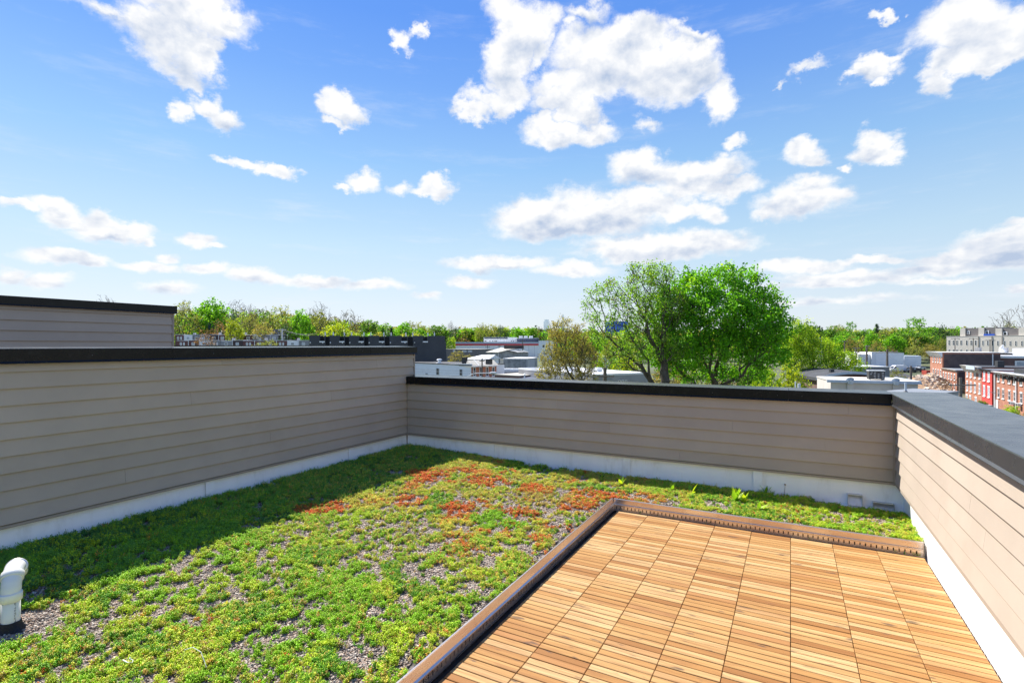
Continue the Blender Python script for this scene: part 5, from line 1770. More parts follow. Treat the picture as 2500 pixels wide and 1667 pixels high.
# wide layered crown on a clear stem
lay = [(0, 0, .93, .22, .22, .06), (.2, .05, .84, .2, .2, .05), (-.22, -.05, .80, .2, .2, .05), (.05, .2, .70, .25, .2, .06), (-.1, -.18, .62, .28, .22, .07), (.24, -.1, .58, .2, .2, .06), (0, 0, .42, .32, .3, .12)]
make_kind('layered', 220, lay, 230, .35, 10, .018, .026, BRIGHT, shell=.3)

ADJ = {'round': 'bright green', 'mid': 'mid green', 'olive': 'olive green', 'tan': 'tan-budded', 'yellow': 'yellow-green', 'rust': 'rust-brown', 'bare': 'bare grey',
       'budding': 'brownish budding', 'conifer': 'dark conical evergreen', 'dark': 'dark green', 'layered': 'broad layered green'}
ntree = [0]


def plant(kind, px, ytop, F, wide, label, group=None, var=None, name='tree', zbase=None, cat='tree'):
    """One tree: top at photograph row ytop, crown about `wide` photograph pixels across."""
    p = at(px, F)
    zb_ = zbase if zbase is not None else tz(p) - .2
    h = zat(ytop, F) - zb_
    ks = KINDS[kind]
    tm, lm = ks[(var if var is not None else ntree[0]) % len(ks)]
    ntree[0] += 1
    ref = lm or tm
    if 'span' not in ref:
        co = np.empty(len(ref.vertices) * 3, np.float32)
        ref.vertices.foreach_get('co', co)
        co = co.reshape(-1, 3)
        ref['span'] = float(np.percentile(co[:, 0], 99) - np.percentile(co[:, 0], 1))
        ref['tall'] = float(np.percentile(co[:, 2], 99.7))
    sz = h / ref['tall']
    sx = wpx(wide, F) / ref['span']
    t = thing(name, label, cat, (p.x, p.y, zb_), R.uniform(0, 6.28), group)
    t.scale = (sx, sx, sz)
    place(tm, 'trunk', t)
    if lm:
        place(lm, 'foliage', t)
    return t


# --- trees one can name, on the slope above the row houses
TL = [
    ('olive', 450, 734, 240, 74, 'olive and yellow-green tree at the corner of the higher neighbour wall'),
    ('round', 512, 730, 250, 84, 'full bright green tree, tallest beside the dark slate gable'),
    ('bare', 584, 731, 265, 92, 'leafless grey tree with a wide fan of twigs above the pale green cone-shaped tree'),
    ('rust', 541, 776, 235, 48, 'round rust-brown tree in front of the leafless grey tree'),
    ('yellow', 572, 778, 222, 40, 'pale yellow-green cone-shaped tree beside the rust-brown tree'),
    ('olive', 612, 770, 240, 40, 'slim olive tree rising between the pale cone-shaped tree and the thin conifer'),
    ('conifer', 611, 772, 255, 16, 'thin dark conifer spike between budding trees above the row houses'),
    ('budding', 636, 744, 250, 64, 'brown budding tree with small green top above the small slate gable'),
    ('tan', 640, 783, 228, 54, 'low tan-leaved tree just above the roofs of the upper row houses'),
    ('olive', 690, 746, 255, 74, 'spreading olive-brown tree directly above the grey pole with sagging wires'),
    ('round', 737, 757, 225, 52, 'glossy bright green tree next to the dark town houses, taller than wide'),
    ('dark', 700, 790, 222, 34, 'small dark green tree tucked behind the grey pole with sagging wires'),
    ('bare', 783, 738, 262, 70, 'tall leafless tree with a dome of fine twigs above the dark town houses'),
    ('olive', 775, 757, 258, 58, 'thin olive tree mixed into the dome-shaped leafless tree'),
    ('yellow', 832, 787, 205, 82, 'bright yellow-green tree with upright shoots behind the dark town houses'),
    ('budding', 853, 754, 262, 64, 'purplish budding tree rising behind the bright yellow-green tree'),
    ('mid', 815, 780, 262, 46, 'mid green tree between the dome-shaped leafless tree and the yellow-green tree'),
    ('mid', 902, 782, 270, 52, 'mid green tree behind the dark town houses, beside the yellow-green tree'),
    ('round', 932, 794, 285, 40, 'small rounded green tree in the dip of the tree line over the dark town houses'),
    ('bare', 944, 786, 275, 24, 'small leafless tree in the dip of the tree line over the dark town houses'),
    ('conifer', 955, 800, 262, 22, 'dark conifer between two broad green crowns over the dark town houses'),
    ('round', 985, 788, 290, 66, 'broad fresh green tree over the last bays of the dark town houses'),
    ('olive', 1015, 784, 310, 90, 'wide olive-topped tree, highest of the clump over the end of the dark town houses'),
    ('mid', 1072, 794, 270, 58, 'deep green domed tree at the end wall of the dark town houses'),
    ('round', 1030, 802, 262, 44, 'low bright green tree at the end of the dark town houses'),
    ('yellow', 1098, 822, 325, 36, 'small yellow-green tree next to the end wall of the dark town houses'),
    ('rust', 1130, 821, 352, 34, 'greyish rust hedge-like tree behind the end of the striped warehouse'),
    ('bare', 1101, 783, 380, 22, 'tiny leafless tree sticking up above the distant woods'),
    ('dark', 1110, 797, 330, 34, 'dark green tree beside the bright trees at the start of the striped warehouse'),
    ('round', 1146, 801, 356, 44, 'bright green tree with a visible stem left open, at the start of the striped warehouse'),
    ('olive', 1178, 788, 330, 34, 'tall olive tree behind the white store, first above the navy band'),
    ('yellow', 1172, 800, 352, 32, 'yellow-green tree low in front of the tall olive tree by the white store'),
    ('olive', 1200, 792, 340, 44, 'pale olive tree rising behind the middle of the white store'),
    ('dark', 1224, 794, 380, 28, 'dark tree showing between pale olive trees behind the white store'),
    ('olive', 1232, 796, 350, 36, 'light olive tree behind the end of the white store'),
    ('round', 1264, 798, 352, 48, 'round rich green tree behind the navy store block'),
    ('round', 1297, 800, 352, 42, 'light green tree behind the navy store block, next to the bushy olive tree'),
    ('budding', 1322, 797, 350, 30, 'dark twiggy tree above the lavender-grey building'),
    # between the bushy olive tree and the tall open tree
    ('mid', 1447, 798, 330, 26, 'small round green tree against the sky beside the blue glass block'),
    ('yellow', 1420, 812, 250, 60, 'yellow-green tree behind the bushy olive tree'),
    ('olive', 1478, 838, 120, 46, 'greyish olive tree in front of the low white buildings by the tall open tree'),
    ('mid', 1508, 832, 124, 56, 'shady green tree below the blue glass block'),
    ('yellow', 1525, 855, 110, 84, 'light yellow-green tree under the lower limbs of the tall open tree'),
    ('yellow', 1458, 862, 118, 40, 'low yellow-green bush-like tree beside the bushy olive tree'),
    ('tan', 1610, 880, 92, 100, 'tan-leaved shrubby tree between the two big trunks'),
    ('tan', 1665, 905, 84, 70, 'low tan-leaved shrubby tree at the foot of the big green tree'),
    ('tan', 1640, 868, 104, 70, 'tan-leaved tree seen between the trunks of the tall open tree and the big green tree'),
    ('olive', 1712, 880, 96, 70, 'olive shrubby tree behind the trunk of the big green tree'),
    ('tan', 1790, 886, 98, 90, 'tan-leaved shrubby tree low beyond the trunk of the big green tree'),
    ('mid', 1845, 878, 92, 70, 'shady green tree low under the outer limbs of the big green tree'),
    ('yellow', 1930, 888, 92, 70, 'yellow-green bush-like tree low between the big green tree and the sunny yellow-green one'),
    ('yellow', 1880, 900, 66, 80, 'low bright yellow-green tree at the foot of the big green tree'),
    # right of the big green tree
    ('mid', 1983, 786, 230, 44, 'green tree just past the edge of the big green tree, behind the yellow-green one'),
    ('conifer', 2001, 796, 330, 12, 'small dark conifer tip on the skyline, one of a close pair, the taller'),
    ('conifer', 2007, 799, 330, 10, 'small dark conifer tip on the skyline, one of a close pair, the shorter'),
    ('mid', 2025, 797, 260, 48, 'mid green tree beside the pale house roof among the trees'),
    ('olive', 2044, 793, 330, 52, 'olive tree on the skyline behind the grey pole top'),
    ('layered', 2076, 786, 310, 40, 'tree with an open layered crown against the sky above the olive trees'),
    ('round', 2060, 812, 240, 50, 'bright green tree behind the yellow-green tree, near the grey pole top'),
    ('tan', 2082, 818, 215, 40, 'tan-topped tree above the dark pole with a crossarm'),
    ('mid', 2100, 806, 270, 36, 'upright green tree between the grey pole top and the tall dark pole'),
    ('dark', 2113, 812, 262, 18, 'narrow dark tree behind the tall dark pole'),
    ('round', 2128, 810, 240, 34, 'fresh green tree just beyond the tall dark pole'),
    ('conifer', 2141, 791, 330, 20, 'dark conifer standing clear on the skyline above the white block building'),
    ('olive', 2165, 798, 320, 64, 'wide pale olive tree on the skyline above the white block building'),
    ('tan', 2140, 830, 232, 36, 'tan twiggy tree low behind the white block building'),
    ('rust', 2173, 841, 228, 26, 'small orange-brown tree behind the white block building'),
    ('round', 2185, 815, 246, 48, 'bright green tree above the white block building'),
    ('mid', 2205, 803, 270, 50, 'dense green tree beside the broad layered tree'),
    ('layered', 2237, 776, 262, 78, 'broad layered green tree standing highest above the white van'),
    ('mid', 2232, 808, 250, 72, 'dense green tree below the broad layered tree'),
    ('olive', 2233, 842, 224, 36, 'olive tree behind the bluish-white annex'),
    ('tan', 2275, 838, 226, 46, 'tan-green tree between the annex and the brick corner house'),
    ('dark', 2292, 792, 262, 34, 'dark bushy evergreen beside the beige apartment building'),
    ('budding', 2323, 796, 300, 34, 'twiggy budding tree on the skyline behind the beige apartment building'),
    ('dark', 2313, 806, 280, 30, 'small dark tree touching the end of the beige apartment building'),
    ('mid', 2270, 812, 280, 40, 'mid green tree between the broad layered tree and the dark evergreen'),
    ('olive', 2300, 826, 236, 26, 'olive tree low beside the end wall of the beige apartment building'),
    ('bare', 2492, 738, 225, 92, 'leafless black-twigged tree rising above the beige apartment building'),
    ('olive', 2462, 784, 235, 44, 'olive tree under the leafless tree above the beige apartment building'),
    ('bare', 257, 723, 262, 84, 'bare twig tops poking over the coping of the higher neighbour wall'),
    ('olive', 2190, 898, 142, 40, 'scrubby olive bush at the edge of the rubble heap'),
    ('olive', 655, 828, 186, 60, 'yellowish scrubby tree in front of the lower row of houses'),
    ('rust', 500, 800, 188, 56, 'rosy-leaved small tree standing in front of the row houses near the neighbour wall'),
    ('budding', 2325, 920, 120, 46, 'bare twiggy street tree before the low orange brick house'),
    ('yellow', 2468, 990, 96, 40, 'yellow-green street tree in front of the nearest brick house'),
    ('mid', 2398, 978, 112, 22, 'small green bush by the porch of the bright red house'),
    ('tan', 1122, 855, 190, 58, 'tan scrubby hedge before the low tan shop'),
    ('tan', 1150, 868, 178, 30, 'grey-brown scrub between the low tan shop and the mottled house'),
]
for i, (k, px, yt, F, w, lab) in enumerate(TL):
    zb_ = None
    if 1104 < px < 1345 and 280 < F < 377:
        F = 380 + (i % 5) * 6
    if F < 130 and px < 2000:
        zb_ = GROUND
    plant(k, px, yt, F, w, lab, 'trees of the town', zbase=zb_)
# pale house roof among those trees
Bq = Block('gabled_house', 'small house with a pale grey roof among the trees beyond the yellow-green tree', (1993, 236), (2007, 235), 8, zat(838, 236), 'beige_render', 'house', roof='grey_roof')
MB().add([(-.3, -.3, Bq.H + .18), (Bq.L + .3, -.3, Bq.H + .18), (Bq.L * .85, 3, Bq.H + 2.6), (Bq.L * .15, 3, Bq.H + 2.6), (-.3, 8, Bq.H + .18), (Bq.L + .3, 8, Bq.H + .18)], [(0, 1, 2, 3), (3, 2, 5, 4), (0, 3, 4), (1, 5, 2), (0, 4, 5, 1)]).build('roof_slope', 'grey_roof', Bq.root)

# --- the wood that closes the horizon: trunks and crowns run together, one mass
def woods(px0, px1, step, F0, F1, prof, seed, label):
    rng = np.random.default_rng(seed)
    V, Q, T = [], [], []
    nv = 0
    palettes = [MID, OLIVEG, BRIGHT, OLIVE, MID, DARK, YELLG]
    for px in np.arange(px0, px1, step):
        F = rng.uniform(F0, F1)
        p = at(px + rng.uniform(-4, 4), F)
        top = zat(np.interp(px, [a for a, _ in prof], [b for _, b in prof]) + rng.normal(2.5, 3.0), F)
        zb_ = tz(p)
        w = rng.uniform(3.2, 6.0) * F / 330
        hgt = max(6, top - zb_)
        nl = 420
        d = rng.normal(0, 1, (nl, 3))
        d /= np.linalg.norm(d, axis=1)[:, None]
        r = rng.random(nl)[:, None] ** .3
        lump = 1 + .22 * np.sin(d[:, :1] * 5 + px) * np.cos(d[:, 2:] * 6 + px * 1.7)
        ce = np.array([p.x, p.y, zb_ + hgt * .58]) + d * r * lump * np.array([w, w, hgt * .42])
        lv = rng.normal(0, 1, (nl, 3))
        lv /= np.linalg.norm(lv, axis=1)[:, None]
        s = np.cross(lv, rng.normal(0, 1, (nl, 3)))
        s /= np.linalg.norm(s, axis=1)[:, None]
        sz = rng.uniform(.35, .85, nl)[:, None] * F / 330
        V.append(np.stack([ce - lv * sz, ce + s * sz * .7, ce + lv * sz, ce - s * sz * .7], 1).reshape(-1, 3))
        Q.append(nv + np.arange(nl)[:, None] * 4 + np.array([[0, 1, 2, 3]]))
        nv += nl * 4
        pal_ = palettes[int(rng.integers(len(palettes)))]
        c = np.array([c_ for c_, _ in pal_])[rng.choice(len(pal_), nl)] * rng.uniform(.8, 1.2, nl)[:, None]
        T.append(np.repeat(c, 4, axis=0))
    tag(place(fast_mesh('woods', np.concatenate(V), np.concatenate(Q), 'leaf', np.concatenate(T)), 'woods'), label, 'woods', kind='stuff')


woods(1100, 1352, 6, 390, 470, [(1100, 800), (1350, 803)], 35, 'wooded skyline behind the striped warehouse and the white store')
woods(-500, 1095, 7, 300, 420, [(-500, 800), (420, 758), (560, 755), (700, 762), (800, 770), (900, 788), (1000, 795), (1100, 802), (1350, 803)], 31, 'wooded hillside running along the horizon behind the roofs')
woods(1350, 2900, 8, 320, 460, [(1350, 803), (1500, 806), (1960, 800), (2100, 803), (2250, 797), (2350, 800), (2900, 800)], 32, 'wooded skyline beyond the big green tree and the white block building')
woods(380, 1070, 8, 238, 300, [(380, 805), (760, 808), (1100, 815)], 34, 'lower belt of trees filling in above the row houses and dark town houses')
woods(1350, 2300, 8, 240, 300, [(1350, 818), (1960, 815), (2300, 820)], 33, 'lower belt of trees filling in below the skyline beyond the big green tree')


# --- the four big trees close by
def big_tree(label, px, F, lobes, npts, trunk_top, nper, spread, size, cols, r0, seed, bark='bark', rmin=.0012, shell=.55, pen=.28, leafy=1.0, upright=.5, long=1.6, zb_=GROUND, step=.035, cutoff=3, sides=6):
    """Lobes in photograph pixels (column offset from the trunk, row, depth offset in m, radii in px); leaf size in metres."""
    rng = np.random.default_rng(seed)
    pr = random.Random(seed)
    p = at(px, F)
    s = F / FPX
    L = []
    for (dx, row, dy, rx, ry, rz) in lobes:
        L.append((dx * s, dy, zat(row, F) - zb_, rx * s, ry, rz * s))
    H = max(l[2] + l[5] for l in L)
    Ln = [tuple(v / H for v in l) for l in L]
    pts = envelope(rng, npts, Ln, shell)
    P, par, cnt, kids = skeleton(pr, pts, trunk_top, pen=pen, step=step)
    P = P * H
    t = thing('tree', label, 'tree', (p.x, p.y, zb_), PHI, 'big trees behind the back wall')
    place(limbs_mesh('trunk', P, par, cnt, r0, rmin * H, bark, sides), 'trunk', t)
    tips = P[cnt <= cutoff]
    if leafy < 1:
        tips = tips[rng.random(len(tips)) < leafy]
    place(leaves_mesh('foliage', rng, tips, nper, spread, size, cols, upright=upright, long=long), 'foliage', t)
    return len(tips) * nper


nl = []
nl.append(big_tree('tall open-crowned tree with see-through foliage and a leaning fan of limbs', 1592, 60,
    [(-20, 690, 0, 62, 2.6, 50), (15, 672, .5, 50, 2.2, 34), (-108, 715, 0, 48, 2.2, 36), (-152, 752, 0, 26, 1.6, 38), (-128, 800, 0, 40, 2.0, 45), (-60, 760, -1, 60, 3.0, 60), (20, 760, 0, 55, 3.0, 60), (-20, 840, 0, 70, 3.2, 50), (35, 850, 0, 45, 2.6, 50), (52, 735, .5, 36, 2.2, 44), (48, 800, .5, 34, 2.2, 40), (-75, 872, 0, 34, 2, 26)],
    1150, .16, 19, .30, .20, OPEN, .62, 301, leafy=.9, shell=.45, pen=.6, rmin=.0011, long=1.9))
nl.append(big_tree('big dense bright green tree with a rounded billowing crown', 1742, 62,
    [(40, 668, 0, 13, 1.0, 24), (92, 668, .3, 12, 1.0, 20), (-58, 672, 0, 13, 1.0, 18), (-18, 678, 0, 12, 1.0, 20), (140, 706, 0, 12, 1, 16), (-50, 715, 0, 58, 3.0, 52), (20, 690, 0, 52, 2.8, 42), (80, 690, .5, 46, 2.6, 36), (-105, 745, 0, 40, 2.4, 52), (125, 745, 0, 50, 2.6, 50), (160, 800, 0, 36, 2.2, 45), (0, 770, -1.5, 90, 3.6, 60), (80, 800, -1.5, 70, 3.4, 60), (-80, 820, -1, 62, 3.2, 60), (30, 850, -1, 90, 3.6, 45), (120, 860, -.5, 64, 3.0, 42), (-70, 880, 0, 50, 2.6, 30), (95, 905, 0, 60, 2.6, 26), (-132, 800, .3, 34, 2.2, 52), (-128, 870, .3, 34, 2.2, 34), (-45, 912, .8, 50, 2.4, 24), (35, 915, 1.0, 55, 2.4, 24), (-100, 900, 1.0, 30, 2.0, 26)],
    1900, .12, 26, .32, .27, MAPLE, .55, 302, shell=.4, pen=.6, rmin=.001, upright=.9))
nl.append(big_tree('bushy olive-brown tree with fine new leaves, standing alone above the back wall coping', 1387, 55,
    [(0, 850, 0, 60, 2.4, 50), (-35, 880, 0, 40, 2.0, 40), (42, 880, 0, 36, 2.0, 45), (-10, 810, 0, 42, 1.8, 34), (-48, 915, 0, 34, 1.8, 28), (28, 920, 0, 48, 2.0, 30), (30, 818, 0, 26, 1.4, 30), (-18, 785, 0, 12, .7, 16)],
    1000, .30, 20, .16, .12, OLIVE, .26, 303, leafy=.95, shell=.35, pen=.6, upright=1.0, long=2.0))
nl.append(big_tree('sunny yellow-green tree spreading beside the big green tree', 2000, 104,
    [(-38, 830, 0, 36, 2.2, 34), (-52, 800, 0, 20, 1.4, 18), (-34, 792, 0, 9, .8, 12), (8, 850, 0, 34, 2.2, 26), (52, 880, 0, 42, 2.4, 24), (92, 896, 0, 24, 1.6, 20), (-50, 880, 0, 42, 2.6, 44), (0, 905, 0, 66, 2.6, 32), (-66, 850, 0, 24, 2.0, 40), (76, 922, 0, 34, 1.8, 18), (24, 836, 0, 10, .8, 9)],
    900, .25, 28, .38, .25, YELLG, .30, 304, leafy=1, shell=.4, pen=.6, upright=.8))
print('leaves', nl)

# ------------------------------------------------------------------ planted roof: gravel bed, pebbles, sedum, weeds
def bed_z(x, y):
    """Height of the gravel: level with the edging, rising a little towards the tall wall."""
    x = np.asarray(x, float)
    y = np.asarray(y, float)
    t = np.clip((-1.62 - x) / 3.4, 0, 1)
    return 0.080 + 0.052 * t * t * (3 - 2 * t) + 0.012 * (vnoise(x * 3 + 50, y * 3 + 50, 8, 3) - .5)


X0, X1, Y0, Y1 = XL - .0, XE - .024, -0.6, YB + .035
bx_ = np.linspace(XL + .004, XE - .024, 110)
by_ = np.linspace(-1.5, YB - .001, 200)
BX, BY = np.meshgrid(bx_, by_)
bv = np.stack([BX.ravel(), BY.ravel(), bed_z(BX, BY).ravel() - .004], 1)
i3 = np.arange(len(by_) - 1)[:, None] * len(bx_) + np.arange(len(bx_) - 1)[None, :]
bq = np.stack([i3, i3 + 1, i3 + 1 + len(bx_), i3 + len(bx_)], -1).reshape(-1, 4)
cx_ = np.linspace(XE - .024, XR + .050, 90)
cy_ = np.linspace(YE + .024, YB - .001, 40)
CX, CY = np.meshgrid(cx_, cy_)
cv = np.stack([CX.ravel(), CY.ravel(), bed_z(CX, CY).ravel() - .004], 1)
i4 = np.arange(len(cy_) - 1)[:, None] * len(cx_) + np.arange(len(cx_) - 1)[None, :]
cq = np.stack([i4, i4 + 1, i4 + 1 + len(cx_), i4 + len(cx_)], -1).reshape(-1, 4) + len(bv)
tag(place(fast_mesh('gravel_bed', np.concatenate([bv, cv]), np.concatenate([bq, cq]), 'soil', smooth=True), 'gravel_bed'), kind='structure')


def in_bed(x, y, m=0.0):
    a = (x > XL + m) & (x < XE - .024 - m) & (y > -1.4) & (y < YB - m)
    b = (x > XE - .03) & (x < XR + .05 - m) & (y > YE + .024 + m) & (y < YB - m)
    return a | b


def in_view(x, y, margin=180):
    F = -x * SP + y * CP
    px = HX + FPX * (x * CP + y * SP) / np.maximum(F, .05)
    py = HY + FPX * (EYE - .1) / np.maximum(F, .05)
    return (F > .6) & (px > -margin * 3) & (py < 1667 + margin * 3)


def protos(name, meshes):
    c = bpy.data.collections.new(name)
    for k, me in enumerate(meshes):
        o = bpy.data.objects.new('%s_%02d' % (name, k), me)
        c.objects.link(o)
    return c


def scatter(name, label, pts, rot, scl, idx, tint, coll, cat):
    me = bpy.data.meshes.new(name)
    n = len(pts)
    me.vertices.add(n)
    me.vertices.foreach_set('co', np.asarray(pts, np.float32).ravel())
    a = me.attributes.new('rot', 'FLOAT_VECTOR', 'POINT')
    a.data.foreach_set('vector', np.asarray(rot, np.float32).ravel())
    a = me.attributes.new('scl', 'FLOAT', 'POINT')
    a.data.foreach_set('value', np.asarray(scl, np.float32))
    a = me.attributes.new('idx', 'INT', 'POINT')
    a.data.foreach_set('value', np.asarray(idx, np.int32))
    a = me.attributes.new('tint', 'FLOAT_COLOR', 'POINT')
    c = np.ones((n, 4), np.float32)
    c[:, :3] = tint
    a.data.foreach_set('color', c.ravel())
    me.update()
    o = place(me, name)
    tag(o, label, cat, kind='stuff')
    ng = bpy.data.node_groups.new(name + '_scatter', 'GeometryNodeTree')
    ng.interface.new_socket('Geometry', in_out='INPUT', socket_type='NodeSocketGeometry')
    ng.interface.new_socket('Geometry', in_out='OUTPUT', socket_type='NodeSocketGeometry')
    N = ng.nodes
    gi, go = N.new('NodeGroupInput'), N.new('NodeGroupOutput')
    ci = N.new('GeometryNodeCollectionInfo')
    ci.inputs['Collection'].default_value = coll
    ci.inputs['Separate Children'].default_value = True
    ci.inputs['Reset Children'].default_value = True
    iop = N.new('GeometryNodeInstanceOnPoints')
    iop.inputs['Pick Instance'].default_value = True

    def attr(nm, ty):
        q = N.new('GeometryNodeInputNamedAttribute')
        q.data_type = ty
        q.inputs['Name'].default_value = nm
        return q.outputs['Attribute']

    e2r = N.new('FunctionNodeEulerToRotation')
    L = ng.links
    L.new(attr('rot', 'FLOAT_VECTOR'), e2r.inputs[0])
    L.new(gi.outputs[0], iop.inputs['Points'])
    L.new(ci.outputs[0], iop.inputs['Instance'])
    L.new(attr('idx', 'INT'), iop.inputs['Instance Index'])
    L.new(e2r.outputs[0], iop.inputs['Rotation'])
    L.new(attr('scl', 'FLOAT'), iop.inputs['Scale'])
    L.new(iop.outputs[0], go.inputs[0])
    md = o.modifiers.new('scatter', 'NODES')
    md.node_group = ng
    return o


# --- pebbles: small patches of loose stones, scattered and turned at random
def pebble_mat():
    m = bpy.data.materials.new('pebble')
    m.use_nodes = True
    N = Nodes(m.node_tree)
    b = N.new('ShaderNodeBsdfPrincipled')
    out = N.new('ShaderNodeOutputMaterial')
    N.l.new(b.outputs[0], out.inputs[0])
    at_ = N.new('ShaderNodeAttribute', attribute_name='tint')
    N.l.new(at_.outputs[0], b.inputs['Base Color'])
    b.inputs['Roughness'].default_value = .85
    MATS['pebble'] = m


pebble_mat()
OCT = np.array([(1, 0, 0), (-1, 0, 0), (0, 1, 0), (0, -1, 0), (0, 0, 1), (0, 0, -1), (.6, .6, .55), (-.6, .6, .55), (-.6, -.6, .55), (.6, -.6, .55)], float)
OCTF = [(0, 2, 6), (2, 1, 7), (1, 3, 8), (3, 0, 9), (6, 2, 7), (7, 1, 8), (8, 3, 9), (9, 0, 6), (4, 6, 7), (4, 7, 8), (4, 8, 9), (4, 9, 6), (0, 5, 2), (2, 5, 1), (1, 5, 3), (3, 5, 0)]
STONE = np.array([(.30, .25, .205), (.38, .325, .275), (.20, .165, .14), (.50, .45, .39), (.31, .215, .16), (.12, .105, .095), (.40, .30, .225)])
pm_ = []
for k in range(6):
    rng = np.random.default_rng(400 + k)
    V, F_, T = [], [], []
    nv = 0
    n = 300
    for j in range(n):
        s = rng.uniform(.0032, .0075) * (1.5 if rng.random() < .06 else 1)
        q = OCT * rng.uniform(.7, 1.25, (len(OCT), 3)) * np.array([1.25, .9, .65]) * s
        az_, ti = rng.uniform(0, 6.28), rng.normal(0, .5)
        Rz = np.array([[math.cos(az_), -math.sin(az_), 0], [math.sin(az_), math.cos(az_), 0], [0, 0, 1]])
        Rx = np.array([[1, 0, 0], [0, math.cos(ti), -math.sin(ti)], [0, math.sin(ti), math.cos(ti)]])
        rr = .085 * math.sqrt(rng.random())
        aa_ = rng.uniform(0, 6.28)
        q = q @ (Rz @ Rx).T + np.array([rr * math.cos(aa_), rr * math.sin(aa_), rng.uniform(-.003, .005)])
        V.append(q)
        F_.append(np.array(OCTF) + nv)
        nv += len(OCT)
        T.append(np.repeat((STONE[rng.integers(len(STONE))] * np.array([1.0, .97, .92]) * rng.uniform(.7, 1.3))[None], len(OCT), 0))
    pm_.append(fast_mesh('pebble_patch', np.concatenate(V), np.concatenate(F_), 'pebble', np.concatenate(T)))
pc = protos('pebble_patch', pm_)
gx_, gy_ = np.meshgrid(np.arange(XL + .03, XR + .03, .088), np.arange(-1.4, YB, .088))
gx_ = (gx_ + NR.uniform(-.03, .03, gx_.shape)).ravel()
gy_ = (gy_ + NR.uniform(-.03, .03, gy_.shape)).ravel()
k = in_bed(gx_, gy_, .075) & in_view(gx_, gy_)
gx_, gy_ = gx_[k], gy_[k]
n = len(gx_)
print('pebble patches', n)
scatter('gravel', 'greyish brown gravel showing between the sedum plants', np.stack([gx_, gy_, bed_z(gx_, gy_)], 1), np.stack([NR.normal(0, .04, n), NR.normal(0, .04, n), NR.uniform(0, 6.28, n)], 1), np.ones(n), NR.integers(0, 6, n), np.ones((n, 3)), pc, 'gravel')

# --- sedum sprigs: stems ringed with small fleshy leaves
def sprig(seed, nleaf, ht, leaf, wid, flat):
    rng = np.random.default_rng(seed)
    V, Q, S = [], [], []
    nv = 0
    nst = 3
    for st in range(nst):
        a0 = rng.uniform(0, 6.28)
        foot = np.array([math.cos(a0), math.sin(a0), 0]) * .006 * rng.random()
        lean = np.array([math.cos(a0) * .45, math.sin(a0) * .45, 1.0])
        hh = ht * rng.uniform(.6, 1.1)
        for j in range(nleaf):
            t = (j + 1) / nleaf
            c = foot + lean * hh * t
            az_ = j * 2.4 + st
            el_ = math.radians(np.interp(t, [0, 1], [5, 62])) + rng.normal(0, .15)
            d = np.array([math.cos(az_) * math.cos(el_), math.sin(az_) * math.cos(el_), math.sin(el_)])
            s = np.array([-math.sin(az_), math.cos(az_), 0])
            u = np.cross(d, s)
            L = leaf * np.interp(t, [0, .6, 1], [1, 1, .62]) * rng.uniform(.8, 1.2)
            w = L * wid / 2
            b = c
            m1 = c + d * L * .55
            tip = c + d * L + u * L * .08
            # plump leaf: ridge above and below
            q = np.array([b, m1 + s * w, tip, m1 - s * w, m1 - u * w * flat, m1 + u * w * flat * .7])
            V.append(q)
            Q += [(nv, nv + 1, nv + 5), (nv + 1, nv + 2, nv + 5), (nv + 2, nv + 3, nv + 5), (nv + 3, nv, nv + 5), (nv, nv + 4, nv + 1), (nv + 1, nv + 4, nv + 2), (nv + 2, nv + 4, nv + 3), (nv + 3, nv + 4, nv)]
            nv += 6
            sh = rng.uniform(.8, 1.2) * np.array([1, 1, 1.0])
            S.append(np.repeat(sh[None], 6, 0))
    me = fast_mesh('sedum_sprig', np.concatenate(V), np.array(Q), 'sedum_leaf')
    a = me.attributes.new('shade', 'FLOAT_COLOR', 'POINT')
    c = np.ones((nv, 4), np.float32)
    c[:, :3] = np.concatenate(S)
    a.data.foreach_set('color', c.ravel())
    return me


sp = [sprig(500, 7, .020, .0105, .62, .55), sprig(501, 7, .024, .0100, .62, .55), sprig(502, 6, .016, .0115, .66, .5), sprig(503, 9, .030, .0090, .42, .6), sprig(504, 8, .034, .0100, .40, .6), sprig(505, 5, .013, .0100, .75, .5)]
sc__ = protos('sedum_sprig', sp)


def wpos(px, py, z=.11):
    return on_z(px, py, z)


N_TRY = 507000
sx_ = NR.uniform(XL + .02, XR + .04, N_TRY)
sy_ = NR.uniform(-1.4, YB - .01, N_TRY)
k = in_bed(sx_, sy_, .012) & in_view(sx_, sy_)
sx_, sy_ = sx_[k], sy_[k]
# clumps: three sizes of patch; denser along the walls, thinner by the edging
pa = vnoise(sx_ * 4.6 + 10, sy_ * 4.6 + 10, 21, 3, .5)
pb_ = vnoise(sx_ * 11 + 30, sy_ * 11 + 30, 22, 3, .55)
pc_ = vnoise(sx_ * 1.1 + 5, sy_ * 1.1 + 5, 23, 2)
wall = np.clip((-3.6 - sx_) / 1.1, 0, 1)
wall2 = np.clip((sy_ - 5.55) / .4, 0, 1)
edge = np.clip((sx_ + 2.15) / .55, 0, 1) * (sy_ < 4.4)
pd_ = vnoise(sx_ * 27 + 60, sy_ * 27 + 60, 27, 2, .5)
dens = .24 * pa + .36 * pb_ + .40 * pd_ + .10 * (pc_ - .5) + .055 * wall + .07 * wall2 - .045 * edge
strip = (sx_ > XE) & (sy_ > 5.1)
dens = dens + .03 * strip
thr = .468
pdist = np.hypot(sx_ - b0.x, sy_ - b0.y)
drain = (sx_ > .20) & (sy_ > 5.86 + .08 * pb_)
keep = (pdist > .17 + .08 * pb_) & ~drain & (dens > thr) & (NR.random(len(dens)) < np.clip((dens - thr) / .03, .08, 1.0) * .66)
